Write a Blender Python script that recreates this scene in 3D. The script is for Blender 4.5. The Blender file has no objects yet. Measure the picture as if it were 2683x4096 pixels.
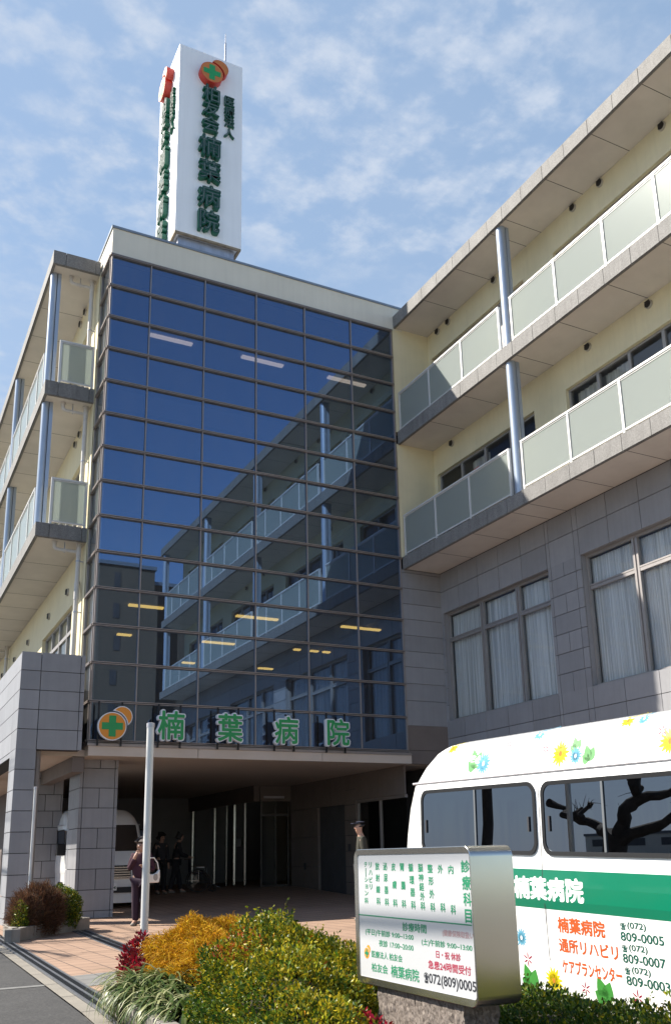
import bpy, bmesh, math, random
from mathutils import Vector, Matrix
import numpy as np
R = math.radians
random.seed(7)
SC = bpy.context.scene
COL = SC.collection

# ---------------------------------------------------------------- camera
cam_d = bpy.data.cameras.new('camera')
cam = bpy.data.objects.new('camera', cam_d)
COL.objects.link(cam)
SC.camera = cam
cam_d.sensor_fit = 'AUTO'
cam_d.sensor_width = 36.0
cam_d.lens = 36.0 * 3651.11 / 4096.0
cam_d.shift_x = (1341.5 - 1409.415) / 4096.0
cam_d.shift_y = (2444.88 - 2048.0) / 4096.0
cam_d.clip_start = 0.1
cam_d.clip_end = 3000.0
yaw, pitch, roll = R(28.1193), R(14.8423), R(1.48422)
cam.matrix_world = (Matrix.Translation((0, 0, 1.2)) @ Matrix.Rotation(-yaw, 4, 'Z')
                    @ Matrix.Rotation(R(90) + pitch, 4, 'X') @ Matrix.Rotation(-roll, 4, 'Z'))

# ---------------------------------------------------------------- sun, sky, exposure
SUN_DIR = Vector((1.0, -0.79, -1.185)).normalized()      # direction the light travels
SUN_EL = math.asin(-SUN_DIR.z)
SUN_AZ = math.atan2(-SUN_DIR.x, -SUN_DIR.y)
sun_d = bpy.data.lights.new('sun', 'SUN')
sun_d.energy = 5.0
sun_d.angle = R(0.53)
sun_d.color = (1.0, 0.93, 0.82)
sun = bpy.data.objects.new('sun', sun_d)
COL.objects.link(sun)
sun.rotation_euler = SUN_DIR.to_track_quat('-Z', 'Y').to_euler()
sun.location = (-20, 30, 40)

W = bpy.data.worlds.new('World')
SC.world = W
W.use_nodes = True
nt = W.node_tree
for n in list(nt.nodes):
    nt.nodes.remove(n)
def N(tree, typ, **kw):
    n = tree.nodes.new(typ)
    for k, v in kw.items():
        if k.startswith('_'):
            setattr(n, k[1:], v)
        else:
            n.inputs[k].default_value = v
    return n
wo = N(nt, 'ShaderNodeOutputWorld')
bg = N(nt, 'ShaderNodeBackground')
bg.inputs['Strength'].default_value = 0.10
sky = N(nt, 'ShaderNodeTexSky', _sky_type='NISHITA', _sun_disc=False)
sky.sun_elevation = SUN_EL
sky.sun_rotation = SUN_AZ
sky.air_density = 1.0
sky.dust_density = 0.6
sky.ozone_density = 1.6
tc = N(nt, 'ShaderNodeTexCoord')
sep = N(nt, 'ShaderNodeSeparateXYZ')
nt.links.new(tc.outputs['Generated'], sep.inputs[0])
zc = N(nt, 'ShaderNodeMath', _operation='MAXIMUM'); zc.inputs[1].default_value = 0.06
nt.links.new(sep.outputs['Z'], zc.inputs[0])
dx = N(nt, 'ShaderNodeMath', _operation='DIVIDE'); dy = N(nt, 'ShaderNodeMath', _operation='DIVIDE')
nt.links.new(sep.outputs['X'], dx.inputs[0]); nt.links.new(zc.outputs[0], dx.inputs[1])
nt.links.new(sep.outputs['Y'], dy.inputs[0]); nt.links.new(zc.outputs[0], dy.inputs[1])
cmb = N(nt, 'ShaderNodeCombineXYZ')
nt.links.new(dx.outputs[0], cmb.inputs[0]); nt.links.new(dy.outputs[0], cmb.inputs[1])
def wnoise(scale, detail, rough, dist=0.0, off=(0, 0, 0)):
    m = N(nt, 'ShaderNodeMapping'); m.inputs['Location'].default_value = off
    nt.links.new(cmb.outputs[0], m.inputs[0])
    n = N(nt, 'ShaderNodeTexNoise', Scale=scale, Detail=detail, Roughness=rough, Distortion=dist)
    nt.links.new(m.outputs[0], n.inputs['Vector'])
    return n.outputs[0]
def wramp(sock, a, b):
    r = N(nt, 'ShaderNodeMapRange'); r.interpolation_type = 'SMOOTHSTEP'
    r.inputs['From Min'].default_value = min(a, b); r.inputs['From Max'].default_value = max(a, b)
    if a > b: r.inputs['To Min'].default_value = 1.0; r.inputs['To Max'].default_value = 0.0
    nt.links.new(sock, r.inputs['Value'])
    return r.outputs[0]
def wmath(op, a, b):
    m = N(nt, 'ShaderNodeMath', _operation=op)
    for i, s in enumerate((a, b)):
        if isinstance(s, (int, float)):
            m.inputs[i].default_value = s
        else:
            nt.links.new(s, m.inputs[i])
    return m.outputs[0]
big = wramp(wnoise(1.9, 4, 0.55, 0.3, (3.1, 0.4, 0)), 0.34, 0.62)
puff = wramp(wnoise(12.5, 6, 0.55, 0.0, (1.7, 5.2, 0)), 0.39, 0.66)
fine = wramp(wnoise(31.0, 6, 0.55, 0.0, (0.3, 2.2, 0)), 0.30, 0.70)
veil = wramp(wnoise(2.2, 5, 0.6, 0.3, (7.3, 1.2, 0)), 0.30, 0.80)
body = wmath('MULTIPLY', wmath('MULTIPLY', puff, wmath('ADD', wmath('MULTIPLY', fine, 0.45), 0.45)), wmath('ADD', wmath('MULTIPLY', big, 0.75), 0.25))
# the cloud field lies over the hospital; the sky behind the viewer is clear
gate = wramp(wmath('ADD', sep.outputs['Y'], 0.0), -0.10, 0.22)
mask = wmath('MULTIPLY', wmath('MINIMUM', wmath('ADD', wmath('MULTIPLY', body, 0.95), wmath('MULTIPLY', veil, 0.10)), 0.92), gate)
hz = N(nt, 'ShaderNodeMix', _data_type='RGBA')          # thin high haze under the clouds
nt.links.new(wmath('MULTIPLY', gate, 0.68), hz.inputs[0])
nt.links.new(sky.outputs[0], hz.inputs[6])
hz.inputs[7].default_value = (1.78, 2.5, 3.5, 1)
mixc = N(nt, 'ShaderNodeMix', _data_type='RGBA')
nt.links.new(mask, mixc.inputs[0])
low = N(nt, 'ShaderNodeMix', _data_type='RGBA')         # paler air towards the horizon
nt.links.new(wmath('MULTIPLY', wmath('MULTIPLY', wramp(sep.outputs['Z'], 0.62, 0.18), gate), 0.55), low.inputs[0])
nt.links.new(hz.outputs[2], low.inputs[6]); low.inputs[7].default_value = (2.7, 3.2, 3.9, 1)
nt.links.new(low.outputs[2], mixc.inputs[6])
mixc.inputs[7].default_value = (3.0, 3.38, 4.0, 1)
nt.links.new(mixc.outputs[2], bg.inputs['Color'])
nt.links.new(bg.outputs[0], wo.inputs[0])

SC.view_settings.view_transform = 'Standard'
SC.view_settings.look = 'None'
SC.view_settings.gamma = 1.0
SC.view_settings.exposure = 1.1
SC.cycles.max_bounces = 10
SC.cycles.transparent_max_bounces = 12
SC.cycles.sample_clamp_indirect = 6.0

# ---------------------------------------------------------------- materials
def link(t, a, b): t.links.new(a, b)
def mat(name, col, rough=0.6, metal=0.0, var=0.12, scale=3.0, bump=0.0, bscale=40.0, spec=0.5, streak=0.0, coat=0.0, island=0.0):
    m = bpy.data.materials.new(name); m.use_nodes = True
    t = m.node_tree; p = t.nodes['Principled BSDF']
    p.inputs['Roughness'].default_value = rough
    p.inputs['Metallic'].default_value = metal
    p.inputs['Specular IOR Level'].default_value = spec
    p.inputs['Coat Weight'].default_value = coat
    tc = N(t, 'ShaderNodeTexCoord')
    n1 = N(t, 'ShaderNodeTexNoise', Scale=scale, Detail=6, Roughness=0.62)
    link(t, tc.outputs['Object'], n1.inputs['Vector'])
    mr = N(t, 'ShaderNodeMapRange')
    mr.inputs['From Min'].default_value = 0.3; mr.inputs['From Max'].default_value = 0.7
    mr.inputs['To Min'].default_value = 1 - var; mr.inputs['To Max'].default_value = 1 + var * 0.7
    link(t, n1.outputs[0], mr.inputs['Value'])
    fac = mr.outputs[0]
    if island:
        ge = N(t, 'ShaderNodeNewGeometry'); mi = N(t, 'ShaderNodeMapRange'); mi.inputs['To Min'].default_value = 1 - island; mi.inputs['To Max'].default_value = 1 + island
        link(t, ge.outputs['Random Per Island'], mi.inputs['Value']); mq = N(t, 'ShaderNodeMath', _operation='MULTIPLY'); link(t, fac, mq.inputs[0]); link(t, mi.outputs[0], mq.inputs[1]); fac = mq.outputs[0]
    if streak:
        mp = N(t, 'ShaderNodeMapping'); mp.inputs['Scale'].default_value = (9, 9, 0.35)
        link(t, tc.outputs['Object'], mp.inputs[0])
        n2 = N(t, 'ShaderNodeTexNoise', Scale=1.0, Detail=5, Roughness=0.6)
        link(t, mp.outputs[0], n2.inputs['Vector'])
        m2 = N(t, 'ShaderNodeMapRange')
        m2.inputs['From Min'].default_value = 0.45; m2.inputs['From Max'].default_value = 0.75
        m2.inputs['To Min'].default_value = 1.0; m2.inputs['To Max'].default_value = 1 - streak
        link(t, n2.outputs[0], m2.inputs['Value'])
        mm = N(t, 'ShaderNodeMath', _operation='MULTIPLY')
        link(t, fac, mm.inputs[0]); link(t, m2.outputs[0], mm.inputs[1]); fac = mm.outputs[0]
    mx = N(t, 'ShaderNodeVectorMath', _operation='SCALE')
    mx.inputs[0].default_value = col[:3]
    link(t, fac, mx.inputs['Scale'])
    link(t, mx.outputs[0], p.inputs['Base Color'])
    if bump:
        nb = N(t, 'ShaderNodeTexNoise', Scale=bscale, Detail=4, Roughness=0.6)
        link(t, tc.outputs['Object'], nb.inputs['Vector'])
        b = N(t, 'ShaderNodeBump', Strength=bump, Distance=0.01)
        link(t, nb.outputs[0], b.inputs['Height']); link(t, b.outputs[0], p.inputs['Normal'])
    return m

def granite(name, c1, c2, scale=120.0, rough=0.75, bump=0.25, big=0.12, streak=0.0, island=0.0):
    m = bpy.data.materials.new(name); m.use_nodes = True
    t = m.node_tree; p = t.nodes['Principled BSDF']
    p.inputs['Roughness'].default_value = rough
    tc = N(t, 'ShaderNodeTexCoord')
    v = N(t, 'ShaderNodeTexVoronoi', Scale=scale); link(t, tc.outputs['Object'], v.inputs['Vector'])
    n = N(t, 'ShaderNodeTexNoise', Scale=2.2, Detail=6, Roughness=0.65); link(t, tc.outputs['Object'], n.inputs['Vector'])
    sepc = N(t, 'ShaderNodeSeparateColor'); link(t, v.outputs['Color'], sepc.inputs[0])
    mx = N(t, 'ShaderNodeMix', _data_type='RGBA')
    link(t, sepc.outputs[0], mx.inputs[0]); mx.inputs[6].default_value = (*c1, 1); mx.inputs[7].default_value = (*c2, 1)
    mr = N(t, 'ShaderNodeMapRange'); mr.inputs['From Min'].default_value = .3; mr.inputs['From Max'].default_value = .7
    mr.inputs['To Min'].default_value = 1 - big; mr.inputs['To Max'].default_value = 1 + big
    link(t, n.outputs[0], mr.inputs['Value'])
    mp = N(t, 'ShaderNodeMapping'); mp.inputs['Scale'].default_value = (7, 7, .6); link(t, tc.outputs['Object'], mp.inputs[0])
    n2 = N(t, 'ShaderNodeTexNoise', Scale=1.0, Detail=6, Roughness=.65); link(t, mp.outputs[0], n2.inputs['Vector'])
    m2 = N(t, 'ShaderNodeMapRange'); m2.inputs['From Min'].default_value = .45; m2.inputs['From Max'].default_value = .75; m2.inputs['To Min'].default_value = 1.0; m2.inputs['To Max'].default_value = 1 - streak
    link(t, n2.outputs[0], m2.inputs['Value'])
    ge = N(t, 'ShaderNodeNewGeometry'); mi = N(t, 'ShaderNodeMapRange'); mi.inputs['To Min'].default_value = 1 - island; mi.inputs['To Max'].default_value = 1 + island; link(t, ge.outputs['Random Per Island'], mi.inputs['Value'])
    q1 = N(t, 'ShaderNodeMath', _operation='MULTIPLY'); link(t, mr.outputs[0], q1.inputs[0]); link(t, m2.outputs[0], q1.inputs[1])
    q2 = N(t, 'ShaderNodeMath', _operation='MULTIPLY'); link(t, q1.outputs[0], q2.inputs[0]); link(t, mi.outputs[0], q2.inputs[1])
    sc = N(t, 'ShaderNodeVectorMath', _operation='SCALE'); link(t, mx.outputs[2], sc.inputs[0]); link(t, q2.outputs[0], sc.inputs['Scale'])
    link(t, sc.outputs[0], p.inputs['Base Color'])
    b = N(t, 'ShaderNodeBump', Strength=bump, Distance=0.004); link(t, sepc.outputs[0], b.inputs['Height']); link(t, b.outputs[0], p.inputs['Normal'])
    return m

def glass(name, refl_col, refl_fac, trans_col, rough=0.0, wav=0.0, dust_lift=0.0):
    m = bpy.data.materials.new(name); m.use_nodes = True
    t = m.node_tree
    for n in list(t.nodes): t.nodes.remove(n)
    o = N(t, 'ShaderNodeOutputMaterial')
    g = N(t, 'ShaderNodeBsdfGlossy', Roughness=rough); g.inputs['Color'].default_value = (*refl_col, 1)
    tr = N(t, 'ShaderNodeBsdfTransparent'); tr.inputs['Color'].default_value = (*trans_col, 1)
    fr = N(t, 'ShaderNodeLayerWeight', Blend=0.25)
    mr = N(t, 'ShaderNodeMapRange'); mr.inputs['To Min'].default_value = refl_fac; mr.inputs['To Max'].default_value = 1.0
    link(t, fr.outputs['Fresnel'], mr.inputs['Value'])
    mr.inputs['From Min'].default_value = 0.08
    mx = N(t, 'ShaderNodeMixShader')
    link(t, mr.outputs[0], mx.inputs[0]); link(t, tr.outputs[0], mx.inputs[1]); link(t, g.outputs[0], mx.inputs[2])
    if wav:
        tc = N(t, 'ShaderNodeTexCoord'); nb = N(t, 'ShaderNodeTexNoise', Scale=0.9, Detail=1)
        link(t, tc.outputs['Object'], nb.inputs['Vector'])
        b = N(t, 'ShaderNodeBump', Strength=wav, Distance=0.01); link(t, nb.outputs[0], b.inputs['Height']); link(t, b.outputs[0], g.inputs['Normal'])
    res = mx.outputs[0]
    if dust_lift:                                  # grey dust film, put in to lighten the shaded glass
        df = N(t, 'ShaderNodeBsdfDiffuse'); df.inputs['Color'].default_value = (.55, .53, .50, 1)
        tc2 = N(t, 'ShaderNodeTexCoord'); mp = N(t, 'ShaderNodeMapping'); mp.inputs['Scale'].default_value = (3, 3, .6); link(t, tc2.outputs['Object'], mp.inputs[0])
        nn = N(t, 'ShaderNodeTexNoise', Scale=1.0, Detail=6, Roughness=.7); link(t, mp.outputs[0], nn.inputs['Vector'])
        m3 = N(t, 'ShaderNodeMath', _operation='MULTIPLY'); m3.inputs[1].default_value = dust_lift * 2; link(t, nn.outputs[0], m3.inputs[0])
        m4 = N(t, 'ShaderNodeMixShader'); link(t, m3.outputs[0], m4.inputs[0]); link(t, res, m4.inputs[1]); link(t, df.outputs[0], m4.inputs[2]); res = m4.outputs[0]
    link(t, res, o.inputs[0])
    return m

def emit(name, col, s):
    m = bpy.data.materials.new(name); m.use_nodes = True; t = m.node_tree
    p = t.nodes['Principled BSDF']; p.inputs['Base Color'].default_value = (*col, 1)
    p.inputs['Emission Color'].default_value = (*col, 1); p.inputs['Emission Strength'].default_value = s
    return m

M = {}
M['cream'] = mat('cream_render', (.71, .635, .435), .85, var=.06, scale=1.5, bump=.12, bscale=90, streak=.05)
M['parapet'] = mat('parapet_render', (.66, .62, .53), .85, var=.06, scale=.8, bump=.12, bscale=90, streak=.05)
M['coping'] = mat('coping_metal', (.24, .27, .31), .45, .5, var=.1)
M['soffit'] = mat('soffit_board', (.64, .60, .555), .9, var=.08, scale=1.2, streak=0)
M['porchsoffit'] = mat('porch_soffit', (.56, .48, .41), .9, var=.06, scale=.7)
M['fascia'] = granite('granite_fascia', (.155, .150, .145), (.225, .219, .212), 55, .75, .4, .12, .22, .06)
M['stone'] = mat('grey_stone_cladding', (.268, .269, .284), .48, var=.07, scale=2.4, bump=.15, bscale=120, streak=.09, island=.09)
M['stone2'] = mat('brown_stone', (.17, .14, .125), .7, var=.12, scale=2.0)
M['joint'] = mat('joint_sealant', (.035, .036, .04), .9, var=.05)
M['winstone'] = mat('grey_bronze_frame', (.33, .31, .30), .42, .4, var=.08)
M['mull'] = mat('bronze_aluminium', (.31, .27, .25), .42, .45, var=.08)
M['gasket'] = mat('dark_gasket', (.03, .03, .035), .6, var=.05)
M['whitealu'] = mat('white_aluminium', (.60, .595, .58), .45, .1, var=.04)
M['greyalu'] = mat('grey_aluminium', (.48, .47, .50), .4, .3, var=.05)
M['bluecol'] = mat('silver_blue_paint', (.36, .42, .51), .32, .3, var=.04, coat=.3)
M['winframe'] = mat('window_frame_grey', (.34, .32, .31), .45, .3, var=.06)
M['vent'] = mat('vent_dark', (.05, .047, .045), .5, .4, var=.1)
M['ventrim'] = mat('vent_rim', (.45, .42, .38), .5, .4, var=.1)
M['pipe'] = mat('drain_pipe_pvc', (.58, .55, .52), .5, var=.10, scale=5, streak=.15)
M['grateframe'] = mat('grate_frame', (.17, .18, .20), .45, .5, var=.12)
M['greypipe'] = mat('grey_pipe', (.24, .225, .215), .5, var=.08)
M['white'] = mat('white_panel', (.82, .83, .86), .5, var=.03, scale=.6, streak=.05)
M['steel'] = mat('sheet_steel', (.42, .44, .50), .4, .6, var=.12, streak=.2)
M['rust'] = mat('weathered_steel', (.30, .24, .17), .7, .3, var=.3, scale=6)
M['dark'] = mat('dark_interior', (.06, .06, .065), .9, var=.15)
M['room'] = mat('room_wall', (.22, .22, .23), .9, var=.08)
M['chrome'] = mat('polished_steel', (.34, .33, .32), .22, 1.0, var=.04)
M['stainless'] = mat('brushed_stainless', (.45, .44, .41), .20, .95, var=.05, scale=2.0, bump=.03, bscale=260)
M['board'] = mat('sign_acrylic', (.44, .45, .465), .45, var=.02, scale=1.0, spec=.18)
M['green_txt'] = mat('green_lettering', (.012, .20, .095), .5, var=.03)
M['red_txt'] = mat('red_lettering', (.33, .01, .045), .5, var=.03)
M['pink_txt'] = mat('faded_red_lettering', (.37, .24, .245), .6, var=.2, scale=30)
M['black_txt'] = mat('black_lettering', (.02, .022, .03), .5, var=.03)
M['white_txt'] = mat('white_lettering', (.85, .86, .86), .4, var=.02)
M['orange_txt'] = mat('orange_lettering', (.46, .075, .008), .45, var=.03)
M['dgreen_txt'] = mat('deep_green_lettering', (.002, .075, .052), .45, var=.03)
M['orange'] = mat('orange_acrylic', (.72, .27, .03), .35, var=.04)
M['green'] = mat('green_acrylic', (.02, .30, .09), .35, var=.04)
M['orange_dk'] = mat('orange_channel', (.52, .17, .04), .5, var=.08)
M['red_side'] = mat('red_channel_side', (.55, .05, .03), .45, var=.06)
M['green_dk'] = mat('dark_green_channel', (.008, .045, .032), .5, var=.1)
M['green_side'] = mat('green_channel_side', (.012, .12, .07), .45, var=.1)
M['tube'] = mat('neon_tube_glass', (.20, .24, .22), .25, var=.05)
M['shell'] = mat('white_letter_return', (.74, .76, .80), .4, var=.04)
M['black'] = mat('black_steel', (.018, .018, .02), .5, .3, var=.1)
M['asphalt'] = granite('asphalt', (.026, .026, .028), (.056, .055, .054), 70, .9, .6, .16)
M['kerb'] = mat('kerb_concrete', (.22, .20, .17), .9, var=.16, scale=2.5, bump=.3, bscale=60)
M['concrete'] = mat('planter_concrete', (.24, .22, .195), .9, var=.22, scale=3.0, bump=.4, bscale=50, streak=.25)
M['linepaint'] = mat('road_paint', (.17, .17, .165), .8, var=.25, scale=14)
M['soil'] = mat('soil', (.07, .05, .035), 1.0, var=.4, scale=12, bump=.6, bscale=30)
M['ground'] = mat('town_ground', (.17, .165, .155), .95, var=.15, scale=.4)
M['grate'] = mat('galvanised_grate', (.055, .06, .068), .45, .6, var=.12)
M['pit'] = mat('drain_pit', (.012, .012, .013), .95, var=.1)
M['vanwhite'] = mat('white_car_paint', (.83, .83, .82), .25, var=.015, coat=.6)
M['vangreen'] = mat('green_vinyl', (.0, .165, .088), .3, var=.02, coat=.4)
M['rubber'] = mat('black_rubber', (.006, .006, .007), .45, var=.1)
M['tyre'] = mat('tyre', (.025, .025, .026), .85, var=.1, bump=.3, bscale=60)
M['lamp_clear'] = mat('headlamp_lens', (.55, .57, .6), .1, .3, var=.05, coat=.8)
M['lamp_red'] = mat('tail_lamp', (.45, .015, .015), .15, var=.05, coat=.8)
M['bark'] = mat('tree_bark', (.075, .06, .05), .95, var=.35, scale=9, bump=1.0, bscale=14)
M['skin'] = mat('skin', (.42, .25, .18), .55, var=.06)
M['plum'] = mat('plum_cloth', (.045, .012, .024), .9, var=.15, scale=12, bump=.3, bscale=70)
M['plumdk'] = mat('dark_plum_cloth', (.028, .012, .026), .9, var=.15, scale=12)
M['hairg'] = mat('greying_hair', (.07, .055, .05), .7, var=.3, scale=40)
M['hairb'] = mat('black_hair', (.014, .012, .012), .6, var=.2, scale=40)
M['olive'] = mat('olive_cloth', (.035, .034, .024), .9, var=.12, scale=14, bump=.3, bscale=60)
M['greycloth'] = mat('grey_cloth', (.035, .035, .04), .9, var=.15, scale=14)
M['darkcloth'] = mat('dark_cloth', (.015, .015, .018), .9, var=.15, scale=14)
M['bag'] = mat('white_canvas', (.78, .76, .72), .85, var=.08, scale=10)
M['bagspot'] = mat('grey_print', (.35, .33, .31), .85, var=.1)
M['shoe'] = mat('grey_shoe', (.22, .20, .17), .6, var=.1)
M['navy'] = mat('navy_cloth', (.02, .025, .05), .9, var=.1)
M['sash'] = mat('sash_grey', (.13, .14, .15), .4, var=.03)
M['rough_granite'] = granite('split_face_granite', (.085, .068, .058), (.22, .185, .16), 75, .85, .8, .2)
M['cglass'] = glass('blue_reflective_glass', (.175, .28, .455), .62, (.44, .47, .48), 0.0, dust_lift=.045)
M['wglass'] = glass('window_glass', (.8, .85, .9), .08, (.90, .92, .92), dust_lift=.03)
M['vglass'] = glass('privacy_glass', (.60, .68, .80), .27, (.03, .03, .033))
M['dglass'] = glass('entrance_glass', (.75, .78, .78), .22, (.55, .55, .52))
M['lamp'] = emit('fluorescent_lamp_warm', (1.0, .66, .18), 1.6)
M['lampw'] = emit('fluorescent_lamp', (1.0, .80, .66), .75)

def frosted():
    m = bpy.data.materials.new('frosted_glass'); m.use_nodes = True; t = m.node_tree
    for n in list(t.nodes): t.nodes.remove(n)
    o = N(t, 'ShaderNodeOutputMaterial')
    d = N(t, 'ShaderNodeBsdfDiffuse'); d.inputs['Color'].default_value = (.45, .487, .475, 1)
    tl = N(t, 'ShaderNodeBsdfTranslucent'); tl.inputs['Color'].default_value = (.62, .665, .63, 1)
    g = N(t, 'ShaderNodeBsdfGlossy', Roughness=.22); g.inputs['Color'].default_value = (.9, .95, .95, 1)
    m1 = N(t, 'ShaderNodeMixShader'); m1.inputs[0].default_value = .58
    link(t, d.outputs[0], m1.inputs[1]); link(t, tl.outputs[0], m1.inputs[2])
    fr = N(t, 'ShaderNodeLayerWeight', Blend=.12)
    m2 = N(t, 'ShaderNodeMixShader'); link(t, fr.outputs['Fresnel'], m2.inputs[0]); link(t, m1.outputs[0], m2.inputs[1]); link(t, g.outputs[0], m2.inputs[2])
    link(t, m2.outputs[0], o.inputs[0]); return m
M['frost'] = frosted()

def tiles(name, c1, c2, mortar, w, h):
    m = bpy.data.materials.new(name); m.use_nodes = True; t = m.node_tree; p = t.nodes['Principled BSDF']
    p.inputs['Roughness'].default_value = .8
    tc = N(t, 'ShaderNodeTexCoord'); mp = N(t, 'ShaderNodeMapping'); mp.inputs['Rotation'].default_value = (0, 0, R(-1.5))
    link(t, tc.outputs['Object'], mp.inputs[0])
    b = N(t, 'ShaderNodeTexBrick'); b.offset = 0.0; b.inputs['Scale'].default_value = 1.0
    b.inputs['Brick Width'].default_value = w; b.inputs['Row Height'].default_value = h
    b.inputs['Mortar Size'].default_value = .009; b.inputs['Mortar Smooth'].default_value = .2
    b.inputs['Color1'].default_value = (*c1, 1); b.inputs['Color2'].default_value = (*c2, 1); b.inputs['Mortar'].default_value = (*mortar, 1)
    link(t, mp.outputs[0], b.inputs['Vector'])
    n = N(t, 'ShaderNodeTexNoise', Scale=1.3, Detail=7, Roughness=.68); link(t, tc.outputs['Object'], n.inputs['Vector'])
    mr = N(t, 'ShaderNodeMapRange'); mr.inputs['From Min'].default_value = .3; mr.inputs['From Max'].default_value = .7
    mr.inputs['To Min'].default_value = .80; mr.inputs['To Max'].default_value = 1.10; link(t, n.outputs[0], mr.inputs['Value'])
    sc = N(t, 'ShaderNodeVectorMath', _operation='SCALE'); link(t, b.outputs['Color'], sc.inputs[0]); link(t, mr.outputs[0], sc.inputs['Scale'])
    link(t, sc.outputs[0], p.inputs['Base Color'])
    bb = N(t, 'ShaderNodeBump', Strength=.3, Distance=.004); bb.invert = True
    link(t, b.outputs['Fac'], bb.inputs['Height']); link(t, bb.outputs[0], p.inputs['Normal'])
    return m
M['tile'] = tiles('orange_paving_tile', (.335, .218, .152), (.305, .198, .138), (.085, .058, .046), .30, .30)
M['tilegrey'] = tiles('grey_paving_tile', (.185, .18, .172), (.165, .163, .158), (.07, .066, .06), .30, .30)

def curtain_mat(name, col, freq):
    m = bpy.data.materials.new(name); m.use_nodes = True; t = m.node_tree; p = t.nodes['Principled BSDF']
    p.inputs['Roughness'].default_value = .9
    tc = N(t, 'ShaderNodeTexCoord'); mp = N(t, 'ShaderNodeMapping'); mp.inputs['Scale'].default_value = (freq, freq, .25)
    link(t, tc.outputs['Object'], mp.inputs[0])
    n = N(t, 'ShaderNodeTexNoise', Scale=1.0, Detail=3, Roughness=.7); link(t, mp.outputs[0], n.inputs['Vector'])
    mr = N(t, 'ShaderNodeMapRange'); mr.inputs['From Min'].default_value = .35; mr.inputs['From Max'].default_value = .65
    mr.inputs['To Min'].default_value = .55; mr.inputs['To Max'].default_value = 1.0; link(t, n.outputs[0], mr.inputs['Value'])
    sc = N(t, 'ShaderNodeVectorMath', _operation='SCALE'); sc.inputs[0].default_value = col; link(t, mr.outputs[0], sc.inputs['Scale'])
    link(t, sc.outputs[0], p.inputs['Base Color'])
    return m
M['curtain'] = curtain_mat('string_curtain', (.86, .87, .88), 26)
M['drape'] = curtain_mat('cream_drape', (.66, .62, .54), 9)

def leafmat(name, rough=.45, trans=.35):
    m = bpy.data.materials.new(name); m.use_nodes = True; t = m.node_tree; p = t.nodes['Principled BSDF']
    p.inputs['Roughness'].default_value = rough; p.inputs['Specular IOR Level'].default_value = .25
    a = N(t, 'ShaderNodeAttribute'); a.attribute_name = 'leafcol'
    link(t, a.outputs['Color'], p.inputs['Base Color'])
    tl = N(t, 'ShaderNodeBsdfTranslucent'); link(t, a.outputs['Color'], tl.inputs['Color'])
    mx = N(t, 'ShaderNodeMixShader'); mx.inputs[0].default_value = trans
    link(t, p.outputs[0], mx.inputs[1]); link(t, tl.outputs[0], mx.inputs[2])
    link(t, mx.outputs[0], t.nodes['Material Output'].inputs[0]); return m
M['leaf'] = leafmat('leaf_surface', .38, .3)
M['leafmatte'] = leafmat('needle_surface', .8, .3)
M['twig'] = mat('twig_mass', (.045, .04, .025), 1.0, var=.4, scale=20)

# ---------------------------------------------------------------- builders
def gz(y):                                   # height of the ground along the street
    if y < 0: return -.2
    if y < 8.2: return -.0244 * (8.2 - y)
    if y < 20.5: return 0.0
    if y < 27: return .26 * (y - 20.5) / 6.5
    return .26

def tag(o, label=None, cat=None, group=None, kind=None):
    if label: o['label'] = label
    if cat: o['category'] = cat
    if group: o['group'] = group
    if kind: o['kind'] = kind
    return o
def thing(name, label, cat, loc=(0, 0, 0), group=None, rot=None):
    o = bpy.data.objects.new(name, None); COL.objects.link(o); o.location = loc; o.empty_display_size = .2
    if rot: o.rotation_euler = rot
    return tag(o, label, cat, group)
def origin_of(o):
    v = Vector((0, 0, 0))
    while o is not None:
        v += o.location; o = o.parent
    return v
def copy_tree(o, parent=None):
    c = o.copy(); COL.objects.link(c)
    if parent is not None: c.parent = parent
    for ch in list(o.children): copy_tree(ch, c)
    return c

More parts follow.
